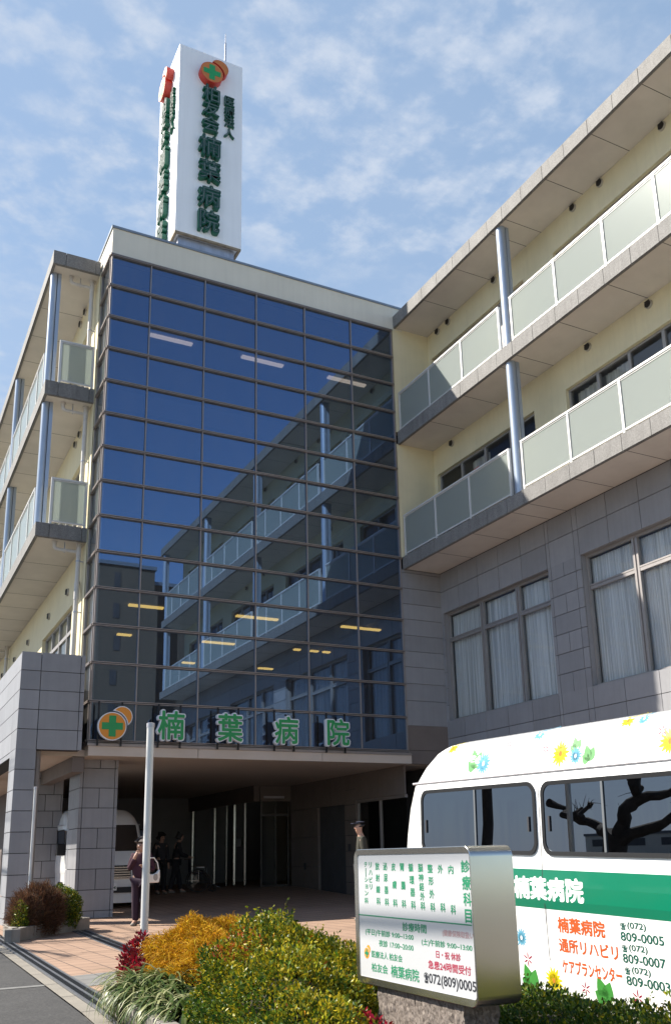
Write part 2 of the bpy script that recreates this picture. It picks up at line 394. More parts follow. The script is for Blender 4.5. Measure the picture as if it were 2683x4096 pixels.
class MB:
    def __init__(s): s.v = []; s.f = []; s.mi = []
    def mark(s, i): s.mi.append((len(s.f), i)); return s
    def poly(s, pts):
        b = len(s.v); s.v += [tuple(p) for p in pts]; s.f.append(tuple(range(b, b + len(pts)))); return s
    def box(s, x0, x1, y0, y1, z0, z1):
        if x0 > x1: x0, x1 = x1, x0
        if y0 > y1: y0, y1 = y1, y0
        if z0 > z1: z0, z1 = z1, z0
        b = len(s.v)
        s.v += [(x0, y0, z0), (x1, y0, z0), (x1, y1, z0), (x0, y1, z0), (x0, y0, z1), (x1, y0, z1), (x1, y1, z1), (x0, y1, z1)]
        s.f += [(b, b+3, b+2, b+1), (b+4, b+5, b+6, b+7), (b, b+1, b+5, b+4), (b+1, b+2, b+6, b+5), (b+2, b+3, b+7, b+6), (b+3, b, b+4, b+7)]
        return s
    def obox(s, o, u, v, n, a0, a1, b0, b1, c0, c1):    # box in a local frame
        o, u, v, n = Vector(o), Vector(u), Vector(v), Vector(n)
        b = len(s.v)
        for c in (c0, c1):
            for (p, q) in ((a0, b0), (a1, b0), (a1, b1), (a0, b1)):
                s.v.append(tuple(o + u*p + v*q + n*c))
        s.f += [(b, b+3, b+2, b+1), (b+4, b+5, b+6, b+7), (b, b+1, b+5, b+4), (b+1, b+2, b+6, b+5), (b+2, b+3, b+7, b+6), (b+3, b, b+4, b+7)]
        return s
    def prism(s, pts, d):                                # polygon extruded along d
        n = len(pts); b = len(s.v); d = Vector(d)
        s.v += [tuple(p) for p in pts] + [tuple(Vector(p) + d) for p in pts]
        s.f.append(tuple(range(b + n - 1, b - 1, -1))); s.f.append(tuple(range(b + n, b + 2*n)))
        for i in range(n):
            j = (i + 1) % n
            s.f.append((b+i, b+j, b+n+j, b+n+i))
        return s
    def tube(s, pts, radii, n=12, cap=True):
        pts = [Vector(p) for p in pts]
        if isinstance(radii, (int, float)): radii = [radii] * len(pts)
        b = len(s.v); prev = None
        for i, p in enumerate(pts):
            if i == 0: d = pts[1] - pts[0]
            elif i == len(pts) - 1: d = pts[-1] - pts[-2]
            else: d = (pts[i+1] - p).normalized() + (p - pts[i-1]).normalized()
            d.normalize()
            if prev is None:
                a = Vector((0, 0, 1)) if abs(d.z) < .9 else Vector((1, 0, 0))
                u = d.cross(a).normalized()
            else:
                u = (prev - d * prev.dot(d)).normalized()
            prev = u; w = d.cross(u)
            for k in range(n):
                t = 2 * math.pi * k / n
                s.v.append(tuple(p + (u * math.cos(t) + w * math.sin(t)) * radii[i]))
        for i in range(len(pts) - 1):
            for k in range(n):
                l = (k + 1) % n
                s.f.append((b + i*n + k, b + i*n + l, b + (i+1)*n + l, b + (i+1)*n + k))
        if cap:
            s.f.append(tuple(b + k for k in range(n - 1, -1, -1))); e = b + (len(pts) - 1) * n
            s.f.append(tuple(e + k for k in range(n)))
        return s
    def build(s, name, m, parent=None, world=True, smooth=False, bevel=0.0):
        me = bpy.data.meshes.new(name)
        off = origin_of(parent) if (parent is not None and world) else Vector((0, 0, 0))
        me.from_pydata([tuple(Vector(p) - off) for p in s.v], [], s.f)
        ms = m if isinstance(m, (list, tuple)) else [m]
        for q in ms: me.materials.append(M[q] if isinstance(q, str) else q)
        for k, (st, i) in enumerate(s.mi):
            for q in range(st, s.mi[k+1][0] if k + 1 < len(s.mi) else len(s.f)): me.polygons[q].material_index = i
        me.update()
        o = bpy.data.objects.new(name, me); COL.objects.link(o)
        if parent is not None: o.parent = parent
        if smooth:
            me.polygons.foreach_set('use_smooth', [True] * len(me.polygons))
            md = o.modifiers.new('edge', 'EDGE_SPLIT'); md.split_angle = R(35)
        if bevel:
            md = o.modifiers.new('bevel', 'BEVEL'); md.width = bevel; md.segments = 2; md.limit_method = 'ANGLE'
        return o

_txt = {}
def glyphs(s, thin=0.0, extr=0.0):
    k = (s, thin, extr)
    if k not in _txt:
        cu = bpy.data.curves.new('lettering', 'FONT'); cu.body = s; cu.offset = thin; cu.extrude = extr; cu.resolution_u = 3
        cu.fill_mode = 'BOTH'
        o = bpy.data.objects.new('lettering', cu); me = o.to_mesh()
        vs = np.array([v.co[:] for v in me.vertices]); fs = [tuple(p.vertices) for p in me.polygons]
        o.to_mesh_clear(); bpy.data.objects.remove(o); bpy.data.curves.remove(cu)
        _txt[k] = (vs, fs)
    return _txt[k]
def add_text(mb, s, c, u, v, n, w, h, bold=.02, extr=0.0, depth=None, step=.00012, nd=8):
    """lettering s fitted into a w x h box centred on c, in the plane u,v; the strokes are fattened by
    stacking shifted copies (rounded, heavy gothic), thinned with a negative weight"""
    vs, fs = glyphs(s, min(0.0, bold), extr)
    lo, hi = vs[:, :2].min(0), vs[:, :2].max(0); cen = (lo + hi) / 2; size = np.maximum(hi - lo, 1e-6)
    bb = max(0.0, bold)
    sx, sy = w / (size[0] + 2 * bb), h / (size[1] + 2 * bb)
    c, u, v, n = np.array(c), np.array(u), np.array(v), np.array(n)
    offs = [(0.0, 0.0)] + ([(bb * math.cos(2 * math.pi * i / nd), bb * math.sin(2 * math.pi * i / nd)) for i in range(nd)] if bb else [])
    if bb > .03: offs += [(bb * .5 * math.cos(2 * math.pi * (i + .5) / 6), bb * .5 * math.sin(2 * math.pi * (i + .5) / 6)) for i in range(6)]
    for k, (ox, oy) in enumerate(offs):
        b = len(mb.v)
        dz = (vs[:, 2] / extr * depth) if extr else np.zeros(len(vs))
        P = c + np.outer((vs[:, 0] - cen[0] + ox) * sx, u) + np.outer((vs[:, 1] - cen[1] + oy) * sy, v) + np.outer(dz + k * step, n)
        mb.v += [tuple(p) for p in P.tolist()]
        mb.f += [tuple(b + i for i in f) for f in fs]
    return mb
def circle(c, u, v, r, n=40, a0=0, a1=2*math.pi):
    c, u, v = Vector(c), Vector(u), Vector(v)
    return [c + u * (r * math.cos(a0 + (a1 - a0) * i / n)) + v * (r * math.sin(a0 + (a1 - a0) * i / n)) for i in range(n)]
def crescent(c, u, v, r, cut_c, cut_r, n=60):
    """disc r round c (2d) with the disc cut_r round cut_c bitten out; 2d offsets along u,v from world origin c0"""
    pts = []
    arc = []
    for i in range(n * 4):
        a = 2 * math.pi * i / (n * 4); p = (c[0] + r * math.cos(a), c[1] + r * math.sin(a))
        if math.hypot(p[0] - cut_c[0], p[1] - cut_c[1]) >= cut_r: arc.append((a, p))
    k = max(range(len(arc)), key=lambda i: (arc[i][0] - arc[i-1][0]) % (2 * math.pi))
    arc = arc[k:] + arc[:k]
    outer = [p for _, p in arc][::4] + [arc[-1][1]]
    a1 = math.atan2(outer[-1][1] - cut_c[1], outer[-1][0] - cut_c[0]); a0 = math.atan2(outer[0][1] - cut_c[1], outer[0][0] - cut_c[0])
    d = (a0 - a1 + math.pi) % (2 * math.pi) - math.pi
    inner = [(cut_c[0] + cut_r * math.cos(a1 + d * i / 12), cut_c[1] + cut_r * math.sin(a1 + d * i / 12)) for i in range(1, 12)]
    return outer + inner
def clad(mb, o, u, v, n, W, H, vcuts, ucuts, t=.03, gap=.014):
    """stone panels: rows between vcuts, cut at ucuts(row index)"""
    vc = [0] + list(vcuts) + [H]
    for r in range(len(vc) - 1):
        uc = [0] + [c for c in ucuts(r) if 0 < c < W] + [W]
        for k in range(len(uc) - 1):
            d = random.uniform(-.0012, .0012)
            mb.obox(o, u, v, n, uc[k] + (gap/2 if k else 0), uc[k+1] - (gap/2 if k < len(uc) - 2 else 0),
                    vc[r] + (gap/2 if r else 0), vc[r+1] - (gap/2 if r < len(vc) - 2 else 0), 0, t + d)
    return mb
def wall_holes(mb, o, u, v, n, us, vs, holes, depth):
    """wall face over us x vs with rectangular holes (u0,u1,v0,v1) and their reveals of the given depth"""
    U = sorted(set(list(us) + [c for h in holes for c in h[:2] if us[0] < c < us[1]]))
    V = sorted(set(list(vs) + [c for h in holes for c in h[2:] if vs[0] < c < vs[1]]))
    o, u, v, n = Vector(o), Vector(u), Vector(v), Vector(n)
    P = lambda a, b, c=0: o + u*a + v*b + n*c
    for i in range(len(U) - 1):
        for j in range(len(V) - 1):
            cu, cv = (U[i] + U[i+1]) / 2, (V[j] + V[j+1]) / 2
            if any(h[0] < cu < h[1] and h[2] < cv < h[3] for h in holes): continue
            mb.poly([P(U[i], V[j]), P(U[i+1], V[j]), P(U[i+1], V[j+1]), P(U[i], V[j+1])])
    for a0, a1, b0, b1 in holes:
        mb.poly([P(a0, b0), P(a1, b0), P(a1, b0, -depth), P(a0, b0, -depth)])
        mb.poly([P(a0, b1, -depth), P(a1, b1, -depth), P(a1, b1), P(a0, b1)])
        mb.poly([P(a0, b0), P(a0, b0, -depth), P(a0, b1, -depth), P(a0, b1)])
        mb.poly([P(a1, b0, -depth), P(a1, b0), P(a1, b1), P(a1, b1, -depth)])
    return mb

# ================================================================ the ground
YB = [-150, -60, -20, 0, 8.2, 14, 20.5, 22, 24, 27, 40, 60, 150, 220]
def strip(name, m, x0, x1, y0, y1, dz, kind='structure', parent=None):
    """sheet following the ground; x0,x1 may be functions of y"""
    f = lambda q, y: q(y) if callable(q) else q
    ys = [y0] + [y for y in YB if y0 < y < y1] + [y1]
    mb = MB()
    for a, b in zip(ys[:-1], ys[1:]):
        mb.poly([(f(x0, a), a, gz(a) + dz), (f(x1, a), a, gz(a) + dz), (f(x1, b), b, gz(b) + dz), (f(x0, b), b, gz(b) + dz)])
    o = mb.build(name, m, parent)
    if parent is None: o['kind'] = kind
    return o
SL = .0258
road_e = lambda y: 1.56 + SL * y
gr0 = lambda y: 1.69 + SL * y
gr1 = lambda y: 1.69 + SL * y + .20
strip('ground', 'ground', -220, 220, -150, 220, -.05)
strip('road', 'asphalt', -3.0, road_e, -120, 150, -.020)
strip('road_shoulder', 'asphalt', -6.5, -3.0, -120, 150, -.024)
strip('kerb', 'kerb', road_e, gr0, -60, 60, -.008)
strip('paving', 'tile', gr1, lambda y: gr1(y) + 9.6, 8.0, 19.9, 0.0)
strip('paving_porch', 'tile', lambda y: gr1(y) + .2, lambda y: gr1(y) + 9.6, 19.9, 38.0, -.004)
strip('forecourt', 'kerb', gr1, 13.4, -14, 8.0, -.012)
mb = MB()
for y0, y1 in ((9.72, 10.66),):
    mb.poly([(gr1(y0) + .01, y0, .004), (gr1(y0) + 2.6, y0 + .55, .004), (gr1(y1) + 2.6, y1 + .55, .004), (gr1(y1) + .01, y1, .004)])
tag(mb.build('paving_band', 'tilegrey'), kind='structure')
mb = MB(); mb.poly([(-2.9, 10.32, -.016), (road_e(10.3), 10.18, -.016), (road_e(10.3), 10.30, -.016), (-2.9, 10.46, -.016)])
tag(mb.build('road_marking', 'linepaint'), kind='structure')
# kerb joints
mb = MB()
for k in range(24):
    y = 4.3 + k * .98
    mb.poly([(road_e(y), y, gz(y) - .0045), (gr0(y), y, gz(y) - .0045), (gr0(y), y + .012, gz(y) - .0045), (road_e(y), y + .012, gz(y) - .0045)])
tag(mb.build('kerb_joint', 'joint'), kind='structure')

def drain(label, fx, wid, y0, y1):
    t = thing('drain_grate', label, 'drain grate', (fx((y0+y1)/2) + wid/2, (y0+y1)/2, gz((y0+y1)/2)), 'steel drain grates set in the paving')
    mb = MB(); ys = [y0] + [y for y in YB if y0 < y < y1] + [y1]
    for a, b in zip(ys[:-1], ys[1:]):
        mb.poly([(fx(a) - .004, a, gz(a) - .006), (fx(a) + wid + .004, a, gz(a) - .006), (fx(b) + wid + .004, b, gz(b) - .006), (fx(b) - .004, b, gz(b) - .006)])
    mb.build('channel', 'pit', t)
    mb = MB()
    for off in (0, wid/2 - .012, wid - .024):
        for a, b in zip(ys[:-1], ys[1:]):
            n = max(1, int((b - a) / 1.0))
            for i in range(n):
                p, q = a + (b-a)*i/n, a + (b-a)*(i+1)/n - .012
                mb.obox((fx(p) + off, p, gz(p)), (1, 0, 0), Vector((fx(q) - fx(p), q - p, gz(q) - gz(p))), (0, 0, 1), 0, .024, 0, 1, -.006, .010)
    mb.build('frame', 'grateframe', t)
    mb = MB(); y = y0 + .02
    while y < y1 - .02:
        mb.box(fx(y) + .024, fx(y) + wid/2 - .012, y, y + .013, gz(y) - .006, gz(y) + .006)
        mb.box(fx(y) + wid/2 + .012, fx(y) + wid - .024, y + .01, y + .023, gz(y) - .006, gz(y) + .006)
        y += .034
    mb.build('grating', 'grate', t)
    return t
drain('long galvanised drain grate along the kerb at the road edge', gr0, .20, 2.0, 17.0)
drain('wider dark drain grate crossing the orange paving behind the white pole', lambda y: 2.68 + .047 * y, .26, 9.0, 17.35)

# ================================================================ hospital building
HB = thing('hospital_building', 'four storey hospital with blue reflective glass front and balconied wings', 'building', (8.2, 20.0, 0))
X0, X1, YC = 4.185, 12.19, 20.0
FX, WX = 12.25, 13.42
Z3, Z4, ZR = (8.53, 8.87), (12.18, 12.55), (15.83, 16.20)
ROWZ = [15.73 - .861 * k for k in range(15)]
COLX = [0, 1.0, 2.42, 3.84, 5.25, 6.67, 8.005]

# --- glass front
mb = MB()
for c in COLX[1:-1]:
    mb.box(X0 + c - .014, X0 + c + .014, YC - .022, YC + .06, ROWZ[-1], ROWZ[0])
mb.box(X0, X0 + .035, YC - .015, YC + .05, ROWZ[-1], ROWZ[0]); mb.box(X1 - .03, X1 + .01, YC - .015, YC + .06, ROWZ[-1], ROWZ[0])
cw = None
for i, z in enumerate(ROWZ):
    mb.box(X0 - .03, X1 + .01, YC - .045, YC + .055, z + .007, z + .027)
    mb.box(X0 - .03, X1 + .01, YC - .045, YC + .055, z - .027, z - .007)
CW = mb.build('curtain_wall', 'mull', HB, bevel=.004)
g = MB()
for z in ROWZ: g.box(X0 - .01, X1, YC - .03, YC + .05, z - .007, z + .007)
g.build('gasket', 'gasket', CW)
for r in range(14):
    for c in range(6):
        xa, xb = X0 + COLX[c] + (.035 if c == 0 else .014), X0 + COLX[c+1] - .014
        za, zb = ROWZ[r+1] + .027, ROWZ[r] - .027
        d = [random.uniform(-.0011, .0011) for _ in range(2)]
        mb = MB(); y = YC + .03
        mb.poly([(xa, y - d[0] - d[1], za), (xb, y + d[0] - d[1], za), (xb, y + d[0] + d[1], zb), (xa, y - d[0] + d[1], zb)])
        mb.build('pane', 'cglass', CW)
# return of the glass front round the left corner
RY = 20.98
mb = MB()
for z in ROWZ:
    mb.box(X0 - .045, X0 + .03, YC + .056, RY, z + .007, z + .027); mb.box(X0 - .045, X0 + .03, YC + .056, RY, z - .027, z - .007)
mb.box(X0 - .02, X0 + .034, YC + .051, YC + .085, ROWZ[-1], ROWZ[0]); mb.box(X0 - .02, X0 + .03, RY - .04, RY, ROWZ[-1], ROWZ[0])
RW = mb.build('return_wall', 'mull', HB)
for r in range(14):
    mb = MB(); d = random.uniform(-.002, .002)
    mb.poly([(X0 + .01 + d, YC + .085, ROWZ[r+1] + .027), (X0 + .01 + d, YC + .085, ROWZ[r] - .027), (X0 + .01 - d, RY - .04, ROWZ[r] - .027), (X0 + .01 - d, RY - .04, ROWZ[r+1] + .027)])
    mb.build('pane', 'wglass', RW)
mb = MB(); mb.poly([(X0 + .09, YC + .10, 3.7), (X0 + .09, YC + .10, 15.6), (X0 + .09, RY, 15.6), (X0 + .09, RY, 3.7)])
mb.build('blind', 'drape', RW)

# --- parapet and coping
mb = MB()
mb.poly([(X0, YC, 15.785), (12.55, YC, 15.785), (12.55, YC, 16.5), (X0, YC, 16.5)])
mb.poly([(X0, 34, 15.785), (X0, YC, 15.785), (X0, YC, 16.5), (X0, 34, 16.5)])
mb.poly([(X0 + .25, YC + .25, 16.5), (12.55, YC + .25, 16.5), (12.55, YC + .25, 15.9), (X0 + .25, YC + .25, 15.9)])
mb.poly([(X0, YC, 15.785), (X0, YC + .4, 15.785), (12.55, YC + .4, 15.785), (12.55, YC, 15.785)])
mb.build('parapet', 'parapet', HB)
mb = MB(); mb.box(X0 - .03, 12.58, YC - .03, YC + .28, 16.5, 16.56); mb.box(X0 - .03, X0 + .28, YC + .281, 34, 16.5, 16.56)
mb.build('coping', 'coping', HB)
mb = MB(); mb.box(X0 + .02, 21, YC + .26, 34, 15.86, 15.98); mb.box(13.44, 21, -3.0, YC + .25, 15.86, 15.98)
mb.build('roof', 'coping', HB)

# --- rooms behind the glass
mb = MB()
mb.box(X0 + .05, 13.40, YC + .30, 34.0, 8.06, 8.60); mb.box(X0 + .05, 13.40, YC + .30, 27.0, 11.72, 12.25); mb.box(X0 + .05, 13.40, YC + .30, 27.0, 15.22, 15.70)
mb.box(13.66, 20.9, -2.9, 34.0, 8.06, 8.60); mb.box(13.60, 20.9, -2.9, 27.0, 11.72, 12.25); mb.box(13.60, 20.9, -2.9, 27.0, 15.22, 15.70)
mb.build('floor_slab', 'room', HB)
mb = MB()
mb.box(X0 + .05, 21, 34.0, 34.2, 0, 8.5); mb.box(X0 + .05, 21, 27.0, 27.2, 8.6, 15.86); mb.box(21, 21.2, -3.0, 34.2, 0, 15.98)
mb.box(13.44, 21, -3.1, -2.95, 0, 15.98)
mb.build('inner_wall', 'room', HB)
LAMPS = [(6.05, 7.03, 24.5, 8.055), (9.22, 10.54, 24.5, 8.055), (12.69, 14.06, 24.5, 8.055), (9.39, 10.5, 28.05, 8.055), (6.6, 7.05, 28.05, 8.055),
         (12.67, 12.9, 28.05, 8.055), (13.29, 13.59, 28.05, 8.055), (13.78, 14.04, 28.05, 8.055), (9.8, 10.26, 31.5, 8.055), (12.75, 13.33, 31.5, 8.055),
         (5.8, 7.0, 22.28, 15.21), (8.49, 9.78, 22.28, 15.21), (11.27, 12.55, 22.28, 15.21)]
for xa, xb, y, z in LAMPS:
    mb = MB(); mb.box(xa, xb, y - .07, y + .07, z - .05, z)
    mb.build('ceiling_lamp', 'lampw' if z > 10 else 'lamp', HB)

# --- ledge under the glass, porch soffit
mb = MB()
for a, b in ((4.165, 6.585), (6.597, 9.68), (9.692, 12.19)):
    mb.box(a, b, 19.85, 20.25, 3.345, 3.55)
mb.box(4.165, 4.40, 20.251, 20.95, 3.345, 3.55)
mb.build('ledge', 'porchsoffit', HB)
mb = MB(); mb.box(4.14, 12.19, 19.83, 20.27, 3.552, 3.600); mb.box(4.14, 4.40, 20.271, 20.95, 3.552, 3.600); mb.box(4.15, 12.19, 19.90, 20.27, 3.602, 3.628)
mb.build('sill', 'mull', HB)
mb = MB(); mb.box(4.40, 13.40, 20.24, 38.0, 3.35, 3.50); mb.box(2.95, 4.395, 20.2, 48.0, 3.36, 3.50)
mb.build('porch_soffit', 'porchsoffit', HB)

# --- right wing: upper walls with window openings
DR = (0, -1, 0)                                 # along the wing, towards the street
UY = lambda y: 20.0 - y                         # distance along the wing from the corner
wins = []
for y1, y0 in ((19.85, 15.58), (14.44, 9.65), (8.50, 3.70), (2.55, -2.2)):
    wins.append((y1, y0))
mb = MB(); hol = []
for y1, y0 in wins: hol += [(UY(y1), UY(y0), 8.97, 11.40), (UY(y1), UY(y0), 12.65, 15.04)]
wall_holes(mb, (WX, 20.0, 0), DR, (0, 0, 1), (-1, 0, 0), (0, 23.0), (8.55, 15.86), hol, .16)
mb.box(FX - .03, WX + .02, YC + .002, YC + .2, 8.872, 12.195); mb.box(FX - .03, WX + .02, YC + .002, YC + .2, 12.552, 15.845)
mb.build('rendered_wall', 'cream', HB)

def window(y1, y0, z0, z1, n, x=WX, sx=1, transom=None, recess=.12, curt='drape', curt_on=True, framem='winframe', name='window', drapes=None):
    """glazed opening in a wall facing -x; parts frame, pane, curtain"""
    xa = x + sx * recess; w = .055
    mb = MB()
    ys = [y1 - (y1 - y0) * i / n for i in range(n + 1)] if isinstance(n, int) else n
    mb.box(xa - .03, xa + .04, y0, y1, z1 - w, z1); mb.box(xa - .03, xa + .04, y0, y1, z0, z0 + w)
    mb.box(xa - .03, xa + .04, y1 - w, y1, z0 + w, z1 - w); mb.box(xa - .03, xa + .04, y0, y0 + w, z0 + w, z1 - w)
    for q in ys[1:-1]: mb.box(xa - .035, xa + .04, q - .04, q + .04, z0 + w, z1 - w)
    if transom: mb.box(xa - .032, xa + .04, y0 + w, y1 - w, transom - .05, transom + .05)
    f = mb.build(name, framem, HB)
    for a, b in zip(ys[:-1], ys[1:]):
        m2 = MB(); d = random.uniform(-.003, .003)
        m2.poly([(xa + .005 + d, a - .03, z0 + w), (xa + .005 - d, b + .03, z0 + w), (xa + .005 - d, b + .03, z1 - w), (xa + .005 + d, a - .03, z1 - w)])
        m2.build('pane', 'wglass', f)
    for (a, b) in (drapes if drapes is not None else ([(y1 - .05, y0 + .05)] if curt_on else [])):
        m3 = MB(); nn = max(8, int((a - b) / .045)); pts = []
        for i in range(nn + 1):
            q = a + (b - a) * i / nn
            pts.append((xa + .17 + .022 * math.sin(i * 2.1) + random.uniform(-.008, .008), q))
        for p, q in zip(pts[:-1], pts[1:]):
            m3.poly([(p[0], p[1], z0 + .10), (q[0], q[1], z0 + .10), (q[0], q[1], z1 - .08), (p[0], p[1], z1 - .08)])
        m3.build('curtain', curt, f)
    return f
for i, (y1, y0) in enumerate(wins):
    n = 4 if i == 0 else 5
    w3 = window(y1, y0, 8.97, 11.40, n, drapes=[(y1 - 1.3, y1 - 2.1)] if i == 0 else [(y1 - .1, y1 - .85), (y1 - 1.0, y1 - 1.7), (y0 + 1.4, y0 + .2)])
    window(y1, y0, 12.65, 15.04, n, drapes=[(y1 - .1, y1 - 1.0), (y0 + 1.0, y0 + .1)])
    if i == 0:
        mb = MB(); mb.prism([(WX + .118, 18.30, 10.98), (WX + .118, 18.05, 10.98), (WX + .118, 18.175, 10.70)], (-.004, 0, 0))
        mb.build('fire_access_mark', 'red_side', w3)

# --- right wing: stone base
mb = MB()
mb.box(WX + .032, WX + .10, -3.0, 19.998, 7.42, 8.55); mb.box(WX + .032, WX + .10, -3.0, 19.998, 0, 4.47)
piers = [(19.998, 19.92), (15.56, 14.47), (9.63, 8.52), (3.68, 2.57), (-2.22, -3.0)]
for a, b in piers: mb.box(WX + .032, WX + .22, b, a, 4.47, 7.42)
mb.build('stone_backing', 'joint', HB)
mb = MB()
o, u, v, n = (WX + .03, 20.0, 0), DR, (0, 0, 1), (-1, 0, 0)
every = lambda s, o=0: (lambda r: [o + s*i for i in range(1, 30)])
js = [UY(y) for y in (19.16, 18.28, 17.40, 16.50, 15.58, 15.47, 14.64, 14.48, 13.56, 12.63, 11.7, 10.8, 9.63, 8.52, 7.6, 6.7, 5.8, 4.9, 3.68, 2.57, 1.6, .7, -.3, -1.2, -2.2)]
clad(mb, Vector(o) + Vector((0, 0, 7.40)), u, v, n, 23.0, 1.12, [.60], lambda r: js)
js2 = [UY(y) for y in (19.2, 18.3, 17.4, 16.48, 15.55, 15.45, 14.64, 14.46, 13.54, 12.6, 11.7, 10.8, 9.63, 8.52, 7.6, 6.7, 5.8, 4.9, 3.68, 2.57, 1.6, .7, -.3, -1.2, -2.2)]
clad(mb, Vector(o), u, v, n, 23.0, 4.48, [.45 * k for k in range(1, 9)] + [4.02], lambda r: js2 if r > 7 else js2)
for a, b in piers[1:4]:
    W_ = a - b
    clad(mb, (WX + .03, a, 4.48), u, v, n, W_, 2.92, [.42, .87, 1.31, 1.75, 2.19, 2.60], lambda r, W_=W_: ([.10, W_/2 - .02, W_ - .17] if r % 2 == 0 else [.10, W_ - .17]))
clad(mb, (WX + .03, 20.0, 4.48), u, v, n, .09, 2.92, [.42, .87, 1.31, 1.75, 2.19, 2.60], lambda r: [])
# window reveals in stone
for y1, y0 in ((19.91, 15.57), (14.46, 9.64), (8.51, 3.69), (2.56, -2.21)):
    mb.box(WX + .031, WX + .25, y0 - .002, y1 + .002, 4.44, 4.478); mb.box(WX + .034, WX + .25, y0, y1, 7.402, 7.44)
    mb.box(WX + .036, WX + .25, y1, y1 + .02, 4.48, 7.40); mb.box(WX + .036, WX + .25, y0 - .02, y0, 4.48, 7.40)
mb.build('stone_wall', 'stone', HB)
mb = MB()
zr = [8.45, 8.01, 7.58, 7.16, 6.72, 6.29, 5.87, 5.43, 4.98]
clad(mb, (FX - .05, YC + .03, 4.34), (1, 0, 0), (0, 0, 1), (0, -1, 0), WX - FX + .05, 8.53 - 4.34, [z - 4.34 for z in reversed(zr)], lambda r: [])
mb.box(FX - .03, WX, YC + .031, YC + .2, 4.34, 8.53)
mb.build('stone_wall', 'stone', HB)
mb = MB()
clad(mb, (FX - .05, YC + .03, 3.36), (1, 0, 0), (0, 0, 1), (0, -1, 0), WX - FX + .05, .975, [.34], lambda r: [])
mb.box(FX - .04, WX, YC + .031, YC + .2, 3.36, 4.338)
mb.build('brown_wall', 'stone2', HB)

def stone_window(y1, y0, div):
    z0, z1, tr = 4.48, 7.40, 6.66
    xa = WX + .17; w = .06
    mb = MB(); ys = [y1] + div + [y0]
    mb.box(xa - .03, xa + .05, y0, y1, z1 - w, z1); mb.box(xa - .03, xa + .05, y0, y1, z0, z0 + w)
    mb.box(xa - .03, xa + .05, y1 - w, y1, z0 + w, z1 - w); mb.box(xa - .03, xa + .05, y0, y0 + w, z0 + w, z1 - w)
    for q in div:
        mb.box(xa - .035, xa + .05, q + .02, q + .075, z0 + w, z1 - w); mb.box(xa - .035, xa + .05, q - .075, q - .02, z0 + w, z1 - w)
        mb.box(xa - .01, xa + .04, q - .02, q + .02, z0 + w, z1 - w)
    for a, b in zip(ys[:-1], ys[1:]):
        mb.box(xa - .028, xa + .05, b + .075, a - .075, tr - .055, tr + .012); mb.box(xa - .034, xa + .045, b + .075, a - .075, tr + .02, tr + .055)
    f = mb.build('window', 'winstone', HB)
    for a, b in zip(ys[:-1], ys[1:]):
        m2 = MB(); d = random.uniform(-.003, .003)
        m2.poly([(xa + .02 + d, a - .03, z0 + w), (xa + .02 - d, b + .03, z0 + w), (xa + .02 - d, b + .03, z1 - w), (xa + .02 + d, a - .03, z1 - w)])
        m2.build('pane', 'wglass', f)
        m3 = MB(); ww = a - b; cy = (a + b) / 2; nn = int(ww / .02); pts = []
        for i in range(nn + 1):
            pts.append((xa + .13 + .012 * math.sin(i * 1.9) + random.uniform(-.008, .008), cy + ww * .5 - ww * i / nn))
        for i, (p, q) in enumerate(zip(pts[:-1], pts[1:])):
            k = .05 + .03 * math.sin(i * .5) + random.uniform(0, .02)
            pull = (lambda yy: cy + (yy - cy) * .975)
            m3.poly([(p[0], pull(p[1]), z0 + k), (q[0], pull(q[1]), z0 + k), (q[0], q[1], z1 - .07), (p[0], p[1], z1 - .07)])
        m3.build('curtain', 'curtain', f)
stone_window(19.91, 15.57, [18.37, 16.89])
stone_window(14.46, 9.64, [13.0, 11.40])
stone_window(8.51, 3.69, [7.05, 5.45])
stone_window(2.56, -2.21, [1.1, -.5])

# --- right wing: balcony slabs, fascias
FJ = [19.2, 18.43, 17.68, 16.92, 16.15, 15.40, 14.80, 14.06, 13.29, 12.55, 11.79, 11.04, 10.31, 9.44, 8.84, 8.1, 7.33, 6.57, 5.8, 5.04, 4.24, 3.48, 2.88, 2.12, 1.36, .6, -.16, -.9, -1.7, -2.48]
SJ = [18.45, 16.90, 15.36, 14.77, 13.27, 11.77, 10.31, 8.84, 7.33, 5.8, 4.24, 2.88, 1.36, -.16, -1.7]
def slab(z0, z1, x0, x1, y0, y1, joints, sj, outer):
    """balcony slab with a granite-faced outer edge (outer = x of the face)"""
    mb = MB()
    s = 1 if outer < (x0 + x1) / 2 else -1
    mb.box(x0 + .05 * s, x1, y0 + .05, y1 - .0, z0 + .012, z1 - .01)
    mb.mark(1)
    for q in sj: mb.box(x0 + .05 * s + .02, x1 - .003, q - .006, q + .006, z0 + .009, z0 + .02)
    return mb.build('balcony_slab', ['soffit', 'gasket'], HB)
def fascia(sl, z0, z1, xf, y0, y1, joints, gap=.012):
    mb = MB(); ys = [y1] + [j for j in joints if y0 < j < y1] + [y0]
    for i, (a, b) in enumerate(zip(ys[:-1], ys[1:])):
        d = random.uniform(-.0015, .0015)
        mb.box(xf + d, xf + .052, b + (gap/2 if i < len(ys) - 2 else 0), a - (gap/2 if i else 0), z0, z1)
    return mb
for z0, z1 in (Z3, Z4, ZR):
    sl = slab(z0, z1, FX, WX + .01, -3.05, YC - .003, FJ, SJ, FX)
    mb = fascia(sl, z0, z1, FX, -3.1, YC - .003, FJ)
    mb.box(FX + .053, WX, -3.1, -3.002, z0, z1)
    mb.build('fascia', 'fascia', sl)
    mb = MB(); mb.box(FX + .02, FX + .07, -3.1, YC - .003, z0 - .012, z0 - .001)
    mb.build('drip_edge', 'fascia', sl)

